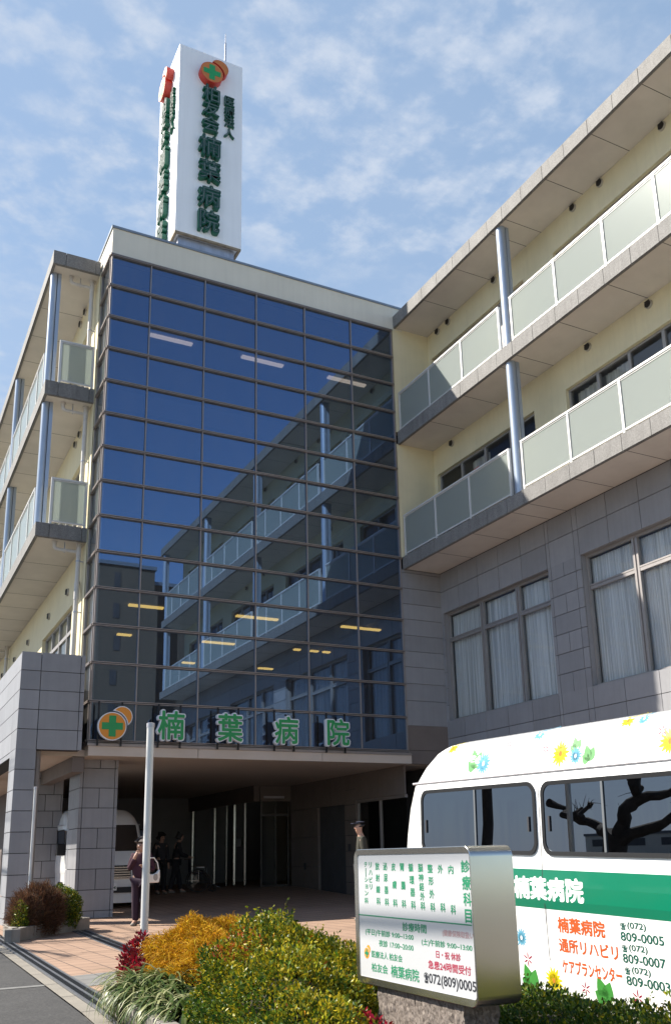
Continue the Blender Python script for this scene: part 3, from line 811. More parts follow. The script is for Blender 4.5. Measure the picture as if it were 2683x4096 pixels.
proto_panel = {}
def railing(x, ys, z0, zb, zt, along='y', cross=0.0, face=-1):
    """bay of balcony railing: white posts and rails, frosted panels as sub-parts"""
    mb = MB()
    P = (lambda a0, a1, d0, d1, q0, q1: mb.box(x + d0, x + d1, a0, a1, q0, q1)) if along == 'y' else (lambda a0, a1, d0, d1, q0, q1: mb.box(a0, a1, x + d0, x + d1, q0, q1))
    lo, hi = min(ys), max(ys)
    P(lo - .03, hi + .03, -.035, .035, zt - .045, zt)
    P(lo, hi, -.022, .022, zb, zb + .04)
    P(lo, hi, -.018, .018, zt - .075, zt - .048)
    for q in ys: P(q - .03, q + .03, -.028, .028, z0, zt - .046)
    r = mb.build('railing', 'whitealu', HB)
    for a, b in zip(ys[:-1], ys[1:]):
        lo, hi = min(a, b) + .032, max(a, b) - .032
        g = MB()
        if along == 'y': g.box(x - .006, x + .006, lo, hi, zb + .042, zt - .077)
        else: g.box(lo, hi, x - .006, x + .006, zb + .042, zt - .077)
        g.build('frosted_panel', 'frost', r)
    return r
bays = [[19.93, 18.40, 16.88, 15.30], [14.82, 13.27, 11.75, 10.32, 9.46], [8.84, 7.31, 5.78, 4.36, 3.50], [2.88, 1.35, -.18, -1.6, -2.46]]
for z0, zb, zt in ((8.862, 8.94, 10.07), (12.542, 12.62, 13.75)):
    for b in bays: railing(12.335, b, z0, zb, zt)
    railing(-3.0, [12.40, 13.38], z0, zb, zt, along='x')
def column(x, y, z0, z1, r, back):
    mb = MB(); mb.tube([(x, y, z0), (x, y, z1)], r, 28)
    c = mb.build('column', 'bluecol', HB, smooth=True)
    m2 = MB(); m2.box(x + back[0], x + back[1], y + back[2], y + back[3], z0, z1); m2.build('shadow_strip', 'gasket', c)  # dark strip coloured in for the shadow line along the column
    m2 = MB(); m2.box(x + back[4], x + back[5], y + back[6], y + back[7], z0, z1); m2.build('back_cover', 'bluecol', c)
for y in (15.10, 9.14, 3.18, -2.78):
    for z0, z1 in ((8.86, 12.19), (12.54, 15.84)):
        column(12.42, y, z0, z1, .115, (.06, .14, -.085, -.02, .08, .17, -.10, .10))
def vent(x, y, z, r=.095):
    mb = MB(); mb.tube([(x, y, z), (x - .03, y, z), (x - .045, y, z)], [r, r, r * .92], 20)
    v = mb.build('vent_cap', 'ventrim', HB, smooth=True)
    m2 = MB()
    m2.tube([(x - .04, y, z), (x - .06, y, z)], [r * .8, r * .8], 20)
    for k in range(4): m2.box(x - .075, x - .06, y - r * .7, y + r * .7, z - r * .55 + k * r * .36, z - r * .55 + k * r * .36 + .012)
    m2.build('louvre', 'vent', v)
for y, z in ((19.05, 12.03), (13.58, 12.03), (11.75, 12.03), (7.6, 12.03), (5.7, 12.03), (19.44, 15.71), (18.89, 15.71), (16.71, 15.71), (13.61, 15.71), (12.70, 15.71), (10.84, 15.71), (7.6, 15.71), (5.7, 15.71)):
    vent(WX, y, z)

# --- left wing
LX, LW, LY, LE = 2.97, 4.15, 21.10, 48.0
mb = MB(); hol = []
lw = [(22.40, 26.62), (28.2, 32.5), (34.2, 38.5), (40.2, 44.5)]
for a, b in lw: hol += [(a - 20.95, b - 20.95, 5.55, 7.32), (a - 20.95, b - 20.95, 8.97, 11.08), (a - 20.95, b - 20.95, 12.65, 14.9)]
wall_holes(mb, (LW, 20.985, 0), (0, 1, 0), (0, 0, 1), (-1, 0, 0), (0, 27.0), (3.36, 15.86), hol, .16)
mb.box(LW - .0, X0 + .02, 20.982, 21.05, 3.66, 15.83)
mb.box(4.33, 4.40, 21.0, 48, 3.5, 15.9); mb.box(LW, 12, 47.9, 48.1, 0, 16.2)
mb.build('rendered_wall', 'cream', HB)
mb = MB(); mb.box(LX + .06, 12.0, 34.0, LE, 15.95, 16.1); mb.build('roof', 'coping', HB)
for a, b in lw:
    for z0, z1, tr in ((5.55, 7.32, 6.75), (8.97, 11.08, None), (12.65, 14.9, None)):
        window(b, a, z0, z1, 4, x=LW, transom=tr, curt='drape')
LJ = [23.25 - .0 + .765 * k for k in range(-2, 34)]
LSJ = [23.28 + 1.53 * k for k in range(17)]
for z0, z1 in (Z3, Z4, ZR):
    sl = slab(z0, z1, LX, LW + .01, LY, LE, LJ, LSJ, LX)
    mb = fascia(sl, z0, z1, LX, LY, LE, LJ)
    for a, b in ((LX + .054, 3.275), (3.287, 4.02), (4.032, LW)): mb.box(a, b, LY, LY + .052, z0, z1)
    mb.build('fascia', 'fascia', sl)
    mb = MB(); mb.box(LX + .02, LX + .07, LY + .02, LE, z0 - .012, z0 - .001); mb.box(LX + .08, LW - .01, LY + .02, LY + .07, z0 - .012, z0 - .001)
    mb.build('drip_edge', 'fascia', sl)
for z0, zb, zt in ((8.862, 8.94, 10.06), (12.542, 12.62, 13.74)):
    railing(21.17, [3.30, 4.09], z0, zb, zt, along='x')
    for k in range(4):
        b0 = 21.98 + 5.96 * k
        railing(3.05, [b0, b0 + .95, b0 + 2.42, b0 + 3.86, b0 + 5.28], z0, zb, zt)
for k in range(5):
    for z0, z1 in ((8.86, 12.19), (12.54, 15.84)):
        column(3.10, 21.62 + 5.96 * k, z0, z1, .10, (.055, .13, -.085, -.02, .07, .155, -.10, .08))
for y, z in ((23.06, 7.8), (25.66, 7.79), (29.21, 7.8), (23.11, 11.9), (22.58, 11.96), (22.78, 15.71), (23.38, 15.67), (32, 7.8), (35, 7.8)):
    vent(LW, y, z, .10)
def drainpipe(y, z0, z1, xo, branch=False):
    x = 4.03; r = .055
    mb = MB(); mb.tube([(x, y, z0), (x, y, z1 - .02)], r, 16)
    p = mb.build('drainpipe', 'pipe', HB, smooth=True)
    mb = MB(); mb.tube([(xo, y + .02, z1 - .015), (xo, y + .02, z1 - .14), (xo + .035, y + .02, z1 - .18), (xo + .10, y + .01, z1 - .20), (x - .02, y, z1 - .21)], [.05, .048, .046, .042, .042], 14)
    mb.tube([(xo, y + .02, z1 - .001), (xo, y + .02, z1 - .03)], .062, 14); mb.tube([(x, y, z1 - .001), (x, y, z1 - .05)], .075, 16)
    mb.tube([(x, y, z1 - .30), (x, y, z1 - .12)], .062, 16)
    if branch:
        mq = MB(); mq.tube([(x, y, 7.15), (x, y, 7.35)], .064, 16); mq.tube([(x, y, 7.22), (x + .03, y + .25, 7.62), (x + .14, y + .42, 7.72)], .05, 14); mq.build('pipe_branch', 'pipe', p, smooth=True)
    mb.build('pipe_elbow', 'pipe', p, smooth=True)
    mb = MB(); z = z0 + .6
    while z < z1 - .4:
        mb.tube([(x, y, z - .018), (x, y, z + .018)], r + .006, 16); mb.box(x, LW, y - .012, y + .012, z - .01, z + .01); z += 1.25
    mb.box(xo + .22, xo + .24, y, y + .02, z1 - .26, z1 - .002); 
    mb.build('pipe_bracket', 'steel', p)
drainpipe(21.5, 12.54, 15.84, 3.50); drainpipe(21.42, 8.86, 12.19, 3.48); drainpipe(21.36, 5.0, 8.54, 3.47, True)
drainpipe(33.4, 5.0, 8.54, 3.47); drainpipe(33.4, 8.86, 12.19, 3.48)

# --- stone portico on the left
rh = .41
def clad_box(mb, x0, x1, y0, y1, z0, z1, rows, uf, us, faces='fl'):
    """stone cladding on the front (f, facing -y), left (l, facing -x), right (r) and back (b) of a block"""
    vc = [z - z0 for z in sorted(rows) if z0 + .02 < z < z1 - .02]
    if 'f' in faces: clad(mb, (x0, y0 + .03, z0), (1, 0, 0), (0, 0, 1), (0, -1, 0), x1 - x0, z1 - z0, vc, uf)
    if 'b' in faces: clad(mb, (x1, y1 - .03, z0), (-1, 0, 0), (0, 0, 1), (0, 1, 0), x1 - x0, z1 - z0, vc, uf)
    if 'l' in faces: clad(mb, (x0 + .03, y1 - .002, z0), (0, -1, 0), (0, 0, 1), (-1, 0, 0), y1 - y0 - .004, z1 - z0, vc, us)
    if 'r' in faces: clad(mb, (x1 - .03, y0 + .002, z0), (0, 1, 0), (0, 0, 1), (1, 0, 0), y1 - y0 - .004, z1 - z0, vc, us)
PX0, PX1, PY = 2.69, 4.00, 19.75
mb = MB(); rows = [3.437 + rh * k for k in range(0, 6)]
clad_box(mb, PX0, PX1, PY, PY + .42, 3.437, 5.47, rows, lambda r: [.40, 1.22], lambda r: [.2], 'f')
clad(mb, (PX0 + .03, 47.9, 3.33), (0, -1, 0), (0, 0, 1), (-1, 0, 0), 47.9 - PY - .002, 2.12, [.107 + rh * k for k in range(0, 5)], lambda r: [47.9 - PY - .82 - 1.2 * k for k in range(24)])
mb.build('portico_wall', 'stone', HB)
mb = MB(); mb.box(PX0 + .031, PX1 - .002, PY + .031, PY + .42, 3.45, 5.44); mb.box(PX0 + .031, PX0 + .40, PY + .421, 47.9, 3.34, 5.42)
mb.box(PX0 + .401, LW - .002, 21.1, 47.9, 4.8, 4.95)
mb.build('portico_backing', 'joint', HB)
rows = [3.437 - .415 * k for k in range(0, 9)]
def pillar(x0, x1, y0, y1, z0, z1, rows, uf, us, faces):
    mb = MB(); clad_box(mb, x0, x1, y0, y1, z0, z1, rows, uf, us, faces)
    p = mb.build('pillar', 'stone', HB)
    mb = MB(); mb.box(x0 + .031, x1 - .031, y0 + .031, y1 - .031, z0 + .01, z1 - .01); mb.build('core', 'joint', p)
pillar(PX0, 3.09, PY, 20.56, -.02, 3.436, rows, lambda r: [], lambda r: [.2], 'flrb')
for y in (26.1, 32.1, 38.1, 44.1): pillar(PX0, 3.09, y, y + .8, 0, 3.329, rows, lambda r: [], lambda r: [.4], 'flrb')
rows2 = [3.349 - .19 - .43 * k for k in range(0, 8)]
pillar(4.20, 5.03, 20.71, 21.85, -.02, 3.349, rows2, lambda r: ([.07, .43, .76] if r % 2 == 0 else [.07, .76]), lambda r: ([.2, .55, .85] if r % 2 == 0 else [.2, .85]), 'flrb')
rows3 = [.4 * k for k in range(1, 9)]
pillar(3.55, 4.47, 24.0, 24.7, .05, 3.35, rows3, lambda r: ([.3, .7] if r % 2 else [.5, .88]), lambda r: [.35], 'flrb')
mb = MB(); mb.box(3.92, 4.17, 20.22, 30.0, 3.03, 3.348)
mb.build('soffit_beam', 'stone2', HB)
mb = MB(); mb.tube([(3.17, 20.02, 0), (3.17, 20.02, 3.43)], .065, 16); mb.build('drainpipe', 'greypipe', HB, smooth=True)
mb = MB(); mb.box(4.15, 4.30, 24.72, 38, 0, 3.35); mb.box(4.3, 13.4, 37.6, 37.8, 0, 3.35); mb.build('porch_wall', 'stone2', HB)

# --- entrance under the porch
mb = MB()
clad_box(mb, 12.2, 12.6, 22.95, 23.62, .02, 3.35, [.42 * k for k in range(1, 8)], lambda r: [], lambda r: [], 'fl')
clad_box(mb, 12.2, 12.6, 25.40, 27.35, .1, 3.35, [.85, 1.7, 2.55], lambda r: [], lambda r: [.97], 'fl')
clad_box(mb, 12.2, 12.6, 23.62, 25.40, 2.55, 3.35, [], lambda r: [], lambda r: [.9], 'l')
clad_box(mb, 12.2, 12.6, 20.25, 22.95, 2.62, 3.35, [], lambda r: [], lambda r: [1.3], 'l')
mb.build('entrance_wall', 'stone2', HB)
mb = MB(); mb.box(12.28, 12.34, 23.62, 25.40, .1, 2.55); mb.build('service_door', 'dark', HB)
mb = MB(); mb.box(12.22, 12.30, 22.85, 22.95, .05, 2.62); mb.box(12.22, 12.30, 20.3, 22.85, 2.54, 2.62); mb.box(12.22, 12.30, 20.3, 22.85, .05, .15); mb.box(12.22, 12.30, 21.6, 21.66, .15, 2.54)
f = mb.build('porch_window', 'mull', HB)
mb = MB(); mb.poly([(12.26, 22.85, .15), (12.26, 20.3, .15), (12.26, 20.3, 2.54), (12.26, 22.85, 2.54)]); mb.build('pane', 'dglass', f)
mb = MB(); mb.box(12.62, 13.38, 20.3, 27.3, .05, .07); mb.box(13.30, 13.38, 20.25, 27.3, .08, 3.34); mb.build('waiting_room', 'dark', HB)
mb = MB(); mb.box(12.155, 12.168, 23.25, 23.37, 1.25, 1.45); mb.box(12.155, 12.168, 26.2, 26.32, .75, .95); mb.build('wall_box', 'dark', HB)
# vestibule
VY = 27.4
mb = MB(); posts = []
for x, y in ((11.19, VY), (12.10, VY), (11.02, 28.35), (10.98, 29.2), (10.86, 29.6), (11.0, 31.2), (11.0, 33.6), (11.72, VY + .1)):
    posts.append((x, y))
mb.box(11.19, 12.15, VY - .03, VY + .03, 2.40, 2.48); mb.box(11.19, 12.15, VY - .03, VY + .03, .26, .31)
ent = mb.build('entrance_screen', 'chrome', HB)
for x, y in posts:
    mb = MB(); mb.box(x - .028, x + .028, y - .028, y + .028, .26, 2.85); mb.build('post', 'chrome', ent)
mb = MB(); mb.box(11.14, 12.19, VY - .06, VY + .3, 2.86, 3.35); mb.box(10.95, 11.13, VY, 34, 2.86, 3.35); mb.build('header', 'stone2', ent)
for a, b in (((11.22, VY), (11.68, VY)), ((11.19, VY), (11.02, 28.35)), ((11.02, 28.35), (10.98, 29.2)), ((10.98, 29.2), (10.86, 29.6)), ((10.86, 29.6), (11.0, 31.2)), ((11.0, 31.2), (11.0, 33.6))):
    mb = MB(); mb.poly([(a[0], a[1], .31), (b[0], b[1], .31), (b[0], b[1], 2.85), (a[0], a[1], 2.85)]); mb.build('pane', 'dglass', ent)
mb = MB(); mb.box(11.25, 11.95, VY - .10, VY - .04, 2.95, 3.02); mb.build('door_sensor', 'greyalu', ent)
mb = MB(); mb.poly([(11.06, 31.9, 1.12), (11.04, 29.0, 1.12), (11.04, 29.0, 2.70), (11.06, 31.9, 2.70)]); mb.build('notice', 'board', ent)
mb = MB(); mb.poly([(10.955, 28.9, 1.5), (10.97, 28.55, 1.5), (10.97, 28.55, 1.75), (10.955, 28.9, 1.75)]); mb.build('notice', 'board', ent)

# ================================================================ letters over the entrance
YF = 19.64
UX, UZ, NY = Vector((1, 0, 0)), Vector((0, 0, 1)), Vector((0, -1, 0))
for c, x, lab in (('楠', 5.895, 'first of the four green channel letters over the entrance, right behind the white pole'),
             ('葉', 7.27, 'second of the four green channel letters over the entrance, spiky leaf character'),
             ('病', 8.665, 'third of the four green channel letters over the entrance, hooked character with dots at left'),
             ('院', 10.025, 'last green channel letter over the entrance, nearest the stone wing')):
    t = thing('channel_letter', lab, 'sign letter', (x, 19.72, 3.54), 'green channel letters over the entrance')
    z = 4.03
    mb = MB(); add_text(mb, c, (x, YF + .06, z), UX, UZ, NY, .66, .70, .046, 1.0, .055); mb.build('letter_return', 'shell', t)
    mb = MB(); add_text(mb, c, (x, YF - .002, z), UX, UZ, NY, .60, .64, .020, 1.0, .004, .0004); mb.build('letter_face', 'green', t)
    for d in (-.25, .25):
        mb = MB(); mb.box(x + d - .017, x + d + .017, YF + .13, YF + .17, 3.55, 4.50); mb.build('post', 'black', t)
t = thing('emblem_sign', 'orange disc sign with green cross over the left end of the entrance', 'sign', (4.6, 19.72, 3.54))
c = Vector((4.605, YF, 3.96))
mb = MB(); mb.prism(circle(c + Vector((0, .10, 0)), UX, UZ, .305, 48), (0, -.09, 0))
mb.build('disc_return', 'shell', t, smooth=True)
mb = MB(); mb.prism(circle(c + Vector((0, .008, 0)), UX, UZ, .283, 48), (0, -.006, 0)); mb.build('disc_face', 'orange', t)
mb = MB(); a, b = .075, .225
pl = [(-a, -b), (a, -b), (a, -a), (b, -a), (b, a), (a, a), (a, b), (-a, b), (-a, a), (-b, a), (-b, -a), (-a, -a)]
mb.prism([c + UX * p + UZ * q + Vector((0, .001, 0)) for p, q in pl], (0, -.005, 0)); mb.build('cross', 'green', t)
cr = crescent((.205, .215), 0, 0, .225, (0, 0), .335)
mb = MB(); mb.prism([c + UX * p + UZ * q + Vector((0, .10, 0)) for p, q in cr], (0, -.09, 0)); mb.build('leaf_return', 'shell', t)
cr = crescent((.205, .215), 0, 0, .205, (0, 0), .352)
mb = MB(); mb.prism([c + UX * p + UZ * q + Vector((0, .008, 0)) for p, q in cr], (0, -.006, 0)); mb.build('leaf_face', 'orange', t)
for d in (-.265, .235):
    mb = MB(); mb.box(4.6 + d - .017, 4.6 + d + .017, YF + .13, YF + .17, 3.55, 4.50); mb.build('post', 'black', t)

# ================================================================ sign tower on the roof
TX0, TX1, TY0, TY1, TZ0, TZ1 = 6.76, 8.92, 23.5, 25.68, 19.70, 26.78
T = thing('sign_tower', 'tall white sign tower with green letters standing on the hospital roof', 'sign tower', ((TX0+TX1)/2, (TY0+TY1)/2, 15.98))
mb = MB(); mb.box(TX0, TX1, TY0, TY1, TZ0 + .03, TZ1); mb.build('panel_box', 'white', T, bevel=.015)
mb = MB(); mb.box(TX0 + .15, TX1 - .19, TY0 + .16, TY1 - .16, 15.985, TZ0 - .02); mb.build('pedestal', 'steel', T)
mb = MB()
mb.box(TX0 + .01, TX1 - .01, TY0 + .01, TY0 + .09, TZ0 - .03, TZ0 + .028); mb.box(TX0 + .01, TX1 - .01, TY1 - .09, TY1 - .01, TZ0 - .03, TZ0 + .028)
mb.box(TX0 + .01, TX0 + .09, TY0 + .091, TY1 - .091, TZ0 - .03, TZ0 + .028); mb.box(TX1 - .09, TX1 - .01, TY0 + .091, TY1 - .091, TZ0 - .03, TZ0 + .028)
mb.build('base_frame', 'rust', T)
def tower_face(o, u, n):
    """lettering on one face: o = face centre line at z=0, u = rightwards, n = outwards"""
    o, u, n = Vector(o), Vector(u), Vector(n)
    P = lambda a, z, d=0: o + u * a + UZ * z + n * d
    lc = (-.06, 25.86)
    mb = MB(); mb.prism([P(lc[0] + .385 * math.cos(t), lc[1] + .385 * math.sin(t)) for t in [2 * math.pi * i / 44 for i in range(44)]], n * .24)
    lg = mb.build('emblem', 'red_side', T, smooth=True)
    mb = MB(); mb.prism([P(lc[0] + .37 * math.cos(t), lc[1] + .37 * math.sin(t), .241) for t in [2 * math.pi * i / 44 for i in range(44)]], n * .004); mb.build('emblem_face', 'orange_dk', lg)
    k = 1.28
    mb = MB(); mb.prism([P(lc[0] + p * k, lc[1] + q * k, .246) for p, q in pl], n * .006); mb.build('cross', 'green', lg)
    cr = crescent((.27, .30), 0, 0, .29, (0, 0), .435)
    mb = MB(); mb.prism([P(lc[0] + p, lc[1] + q) for p, q in cr], n * .24); mb.build('leaf_side', 'red_side', lg)
    cr = crescent((.27, .30), 0, 0, .28, (0, 0), .445)
    mb = MB(); mb.prism([P(lc[0] + p, lc[1] + q, .241) for p, q in cr], n * .004); mb.build('leaf_face', 'orange_dk', lg)
    for ch, a, z, w, h in (('柏', -.03, 25.10, .57, .66), ('友', -.04, 24.53, .56, .55), ('会', -.04, 23.92, .56, .62), ('楠', -.05, 23.07, .74, .80), ('葉', -.04, 22.15, .72, .80),
                           ('病', -.04, 21.20, .73, .80), ('院', -.04, 20.30, .69, .80), ('医', .61, 25.13, .34, .37), ('療', .61, 24.73, .35, .41), ('法', .61, 24.33, .34, .40), ('人', .61, 23.90, .35, .38)):
        e = .16 if w > .5 else .08
        mb = MB(); add_text(mb, ch, P(a, z, e / 2 + .002), u, UZ, n, w, h, .036, 1.0, e / 2); L = mb.build('letter', 'green_side', T)
        mb = MB(); add_text(mb, ch, P(a, z, e + .004), u, UZ, n, w * .96, h * .96, .024, 1.0, .002, .0004); mb.build('letter_face', 'green_dk', L)
        mb = MB(); add_text(mb, ch, P(a, z, e + .009), u, UZ, n, w * .86, h * .86, -.026, 1.0, .004); mb.build('neon_tube', 'tube', L)
tower_face(((TX0 + TX1) / 2, TY0, 0), (1, 0, 0), (0, -1, 0))
tower_face((TX0, (TY0 + TY1) / 2, 0), (0, -1, 0), (-1, 0, 0))
t = thing('lightning_rod', 'thin steel lightning rod standing on top of the sign tower', 'lightning rod', (8.66, 24.5, TZ1))
mb = MB(); mb.tube([(8.66, 24.5, TZ1), (8.66, 24.5, 28.6)], .03, 10); mb.build('mast', 'steel', t, smooth=True)
mb = MB(); mb.tube([(8.66, 24.5, 28.6), (8.66, 24.5, 28.66), (8.66, 24.5, 29.0), (8.66, 24.5, 29.06)], [.034, .014, .012, .003], 10); mb.build('tip', 'greyalu', t, smooth=True)

# ================================================================ flag poles
for lab, x, y, r, zt in (('tall white pole in front of the entrance, rising from the red shrub', 2.545, 9.2, .037, 2.54), ('thin white pole standing in the small planter beside the stone pillar', 2.74, 17.3, .027, 2.49)):
    t = thing('flag_pole', lab, 'pole', (x, y, gz(y)), 'white steel poles by the entrance')
    mb = MB(); mb.tube([(x, y, gz(y) - .02), (x, y, zt - .02)], r, 20); mb.build('shaft', 'whitealu', t, smooth=True)
    mb = MB(); mb.tube([(x, y, zt - .045), (x, y, zt - .004), (x, y, zt)], [r + .004, r + .004, r * .8], 20); mb.build('cap', 'greyalu', t, smooth=True)

# ================================================================ lightbox sign in the flower bed
SX = 2.8
S = thing('lightbox_sign', 'stainless steel lightbox sign listing clinic departments and hours', 'sign', (SX + .13, 4.66, .43))
def rrect(y0, y1, z0, z1, r, n=7):
    pts = []
    for cy, cz, a in ((y0 + r, z0 + r, math.pi), (y1 - r, z0 + r, 1.5 * math.pi), (y1 - r, z1 - r, 0), (y0 + r, z1 - r, .5 * math.pi)):
        for i in range(n + 1):
            t = a + .5 * math.pi * i / n; pts.append((cy + r * math.cos(t), cz + r * math.sin(t)))
    return pts
oy0, oy1, oz0, oz1 = 4.025, 5.305, .437, 1.222
out, inn = rrect(oy0, oy1, oz0, oz1, .055), rrect(oy0 + .014, oy1 - .040, oz0 + .040, oz1 - .034, .018)
mb = MB(); n = len(out); b = 0
mb.v = [(SX, y, z) for y, z in out] + [(SX + .0005, y, z) for y, z in inn] + [(SX + .006, y, z) for y, z in inn] + [(SX + .012, y, z) for y, z in out] + [(SX + .268, y, z) for y, z in out] + [(SX - .003, oy0 + (y - oy0) * .994 + .003, oz0 + (z - oz0) * .99 + .004) for y, z in out]
for i in range(n):
    j = (i + 1) % n
    mb.f += [(5*n + j, 5*n + i, n + i, n + j), (n + j, n + i, 2*n + i, 2*n + j), (3*n + i, 3*n + j, 0 + j, 0 + i), (0 + i, 0 + j, 5*n + j, 5*n + i), (4*n + i, 4*n + j, 3*n + j, 3*n + i)]
mb.f.append(tuple(4*n + i for i in range(n)))
cas = mb.build('casing', 'stainless', S, smooth=True)
mb = MB(); mb.poly([(SX + .005, y, z) for y, z in rrect(oy0 + .014, oy1 - .040, oz0 + .040, oz1 - .034, .018)]); face = mb.build('sign_face', 'board', S)
SU = Vector((0, -1, 0)); SN = Vector((-1, 0, 0))
groups = {}
SIGN_TEXT = [('診', 4.0816, 1.1195, 0.0821, 0.0631, 'g'), ('療', 4.081, 1.0369, 0.0763, 0.0716, 'g'), ('科', 4.0804, 0.9557, 0.0705, 0.0681, 'g'), ('目', 4.0788, 0.8735, 0.0594, 0.0676, 'g'), ('内', 4.2187, 1.1028, 0.0482, 0.0461, 'g'), ('科', 4.2139, 0.9004, 0.0476, 0.0483, 'g'), ('外', 4.3201, 1.1056, 0.05, 0.047, 'g'), ('科', 4.3122, 0.907, 0.0493, 0.0479, 'g'), ('整', 4.4229, 1.1079, 0.0518, 0.0459, 'g'), ('形', 4.4188, 1.0419, 0.0491, 0.0443, 'g'), ('外', 4.4161, 0.9739, 0.0489, 0.0472, 'g'), ('科', 4.4124, 0.9052, 0.0486, 0.0469, 'g'), ('脳', 4.5228, 1.1116, 0.051, 0.0454, 'g'), ('神', 4.5208, 1.0592, 0.0508, 0.0419, 'g'), ('経', 4.5173, 1.0097, 0.0481, 0.0437, 'g'), ('外', 4.514, 0.9587, 0.0479, 0.0447, 'g'), ('科', 4.5133, 0.9078, 0.0478, 0.0445, 'g'), ('循', 4.6265, 1.1127, 0.0528, 0.0462, 'g'), ('環', 4.6202, 1.0438, 0.0499, 0.0459, 'g'), ('器', 4.6163, 0.9773, 0.0497, 0.0456, 'g'), ('科', 4.614, 0.9094, 0.0494, 0.0466, 'g'), ('胃', 4.7242, 1.1146, 0.0463, 0.0442, 'g'), ('腸', 4.7171, 1.0127, 0.0487, 0.0451, 'g'), ('科', 4.7167, 0.9118, 0.0485, 0.0447, 'g'), ('皮', 4.8224, 1.1165, 0.0478, 0.045, 'g'), ('膚', 4.8171, 1.0156, 0.0503, 0.0459, 'g'), ('科', 4.8148, 0.9138, 0.05, 0.0441, 'g'), ('泌', 4.9207, 1.1192, 0.0493, 0.0457, 'g'), ('尿', 4.9166, 1.0524, 0.0462, 0.0454, 'g'), ('器', 4.9142, 0.9833, 0.046, 0.0437, 'g'), ('科', 4.9132, 0.916, 0.0487, 0.0435, 'g'), ('放', 5.0164, 1.1206, 0.0508, 0.0449, 'g'), ('射', 5.0148, 1.0527, 0.0477, 0.0433, 'g'), ('線', 5.0133, 0.9853, 0.0475, 0.043, 'g'), ('科', 5.0133, 0.9176, 0.0473, 0.0428, 'g'), ('リ', 5.1037, 1.1284, 0.0338, 0.0328, 'g'), ('ハ', 5.102, 1.0823, 0.0429, 0.0298, 'g'), ('ビ', 5.1015, 1.0398, 0.0397, 0.0325, 'g'), ('リ', 5.1025, 0.9989, 0.0336, 0.0324, 'g'), ('テ', 5.1609, 1.1299, 0.0406, 0.0287, 'g'), ('ー', 5.1621, 1.0833, 0.0078, 0.0315, 'g'), ('シ', 5.1585, 1.0405, 0.0435, 0.0285, 'g'), ('ョ', 5.1579, 0.9993, 0.0341, 0.0242, 'g'), ('ン', 5.1602, 0.9603, 0.0434, 0.0283, 'g'), ('科', 5.1644, 0.9164, 0.0465, 0.0353, 'g'), ('診療時間', 4.6154, 0.7886, 0.2556, 0.048, 'g'), ('(平日)午前診 9:00~13:00', 4.9072, 0.7343, 0.5607, 0.0414, 'g'), ('夜診 17:00~20:00', 4.8277, 0.6808, 0.3931, 0.0381, 'g'), ('医療法人 柏友会', 4.9378, 0.6134, 0.3593, 0.0399, 'g'), ('柏友会', 5.0251, 0.5387, 0.1939, 0.0502, 'g'), ('楠葉病院', 4.7373, 0.5374, 0.3085, 0.0671, 'g'), ('(健康保険取扱い)', 4.1778, 0.7775, 0.3012, 0.0385, 'p'), ('(土)午前診 9:00~13:00', 4.3011, 0.7179, 0.4832, 0.0391, 'g'), ('日・祝 休診', 4.2842, 0.6664, 0.2337, 0.0389, 'r'), ('急患24時間受付', 4.2831, 0.6087, 0.4023, 0.0446, 'r'), ('☎', 4.5094, 0.5368, 0.0452, 0.0541, 'k'), ('072(809)0005', 4.2633, 0.5308, 0.4402, 0.0658, 'k')]
for s, y, z, w, h, c in SIGN_TEXT: groups.setdefault(c, []).append((s, y, z, w, h))
for c, m in (('g', 'green_txt'), ('r', 'red_txt'), ('p', 'pink_txt'), ('k', 'black_txt')):
    mb = MB()
    for s, y, z, w, h in groups[c]:
        if s == 'ー': mb.obox((SX + .0042, y, z), SU, UZ, SN, -.003, .003, -.026, .026, 0, .001); continue
        add_text(mb, s, (SX + .0042, y, z), SU, UZ, SN, w, h, .018 if len(s) > 1 else .026, step=.00002)
    if c == 'g': mb.obox((SX + .0042, 0, 0), (0, -1, 0), (0, 0, 1), SN, -5.266, -4.053, .828, .834, 0, .001)
    mb.build('lettering', m, face)
lc = Vector((SX + .0042, 5.178, .612))
mb = MB(); mb.poly(circle(lc, SU, UZ, .031, 30)); mb.poly([lc + SU * p + UZ * q for p, q in crescent((.022, .024), 0, 0, .024, (0, 0), .036)]); mb.build('emblem', 'orange', face)
mb = MB(); mb.poly([lc + SN * .001 + SU * (p * .105) + UZ * (q * .105) for p, q in pl]); mb.build('emblem_cross', 'green_txt', face)
P = thing('granite_plinth', 'rough split granite plinth under the stainless lightbox sign', 'plinth', (SX + .14, 4.66, gz(4.66)))
rng = np.random.default_rng(5)
for a, b in ((4.20, 4.675), (4.685, 5.10)):
    bm = bmesh.new(); bmesh.ops.create_cube(bm, size=1.0); bmesh.ops.subdivide_edges(bm, edges=bm.edges[:], cuts=20, use_grid_fill=True)
    for v_ in bm.verts:
        e = max(abs(v_.co.x), abs(v_.co.y))
        k = .0035 if e > .495 else 0
        d = Vector(rng.normal(0, k, 3)) if abs(v_.co.z) < .45 else Vector((0, 0, 0))
        v_.co = Vector((SX + .14 + v_.co.x * .22 - P.location.x, (a + b) / 2 + v_.co.y * (b - a) - P.location.y, -.03 + (v_.co.z + .5) * (.437 + .03 - gz(4.66)))) + d
    me = bpy.data.meshes.new('block'); bm.to_mesh(me); bm.free(); me.materials.append(M['rough_granite'])
    ob = bpy.data.objects.new('block', me); COL.objects.link(ob); ob.parent = P

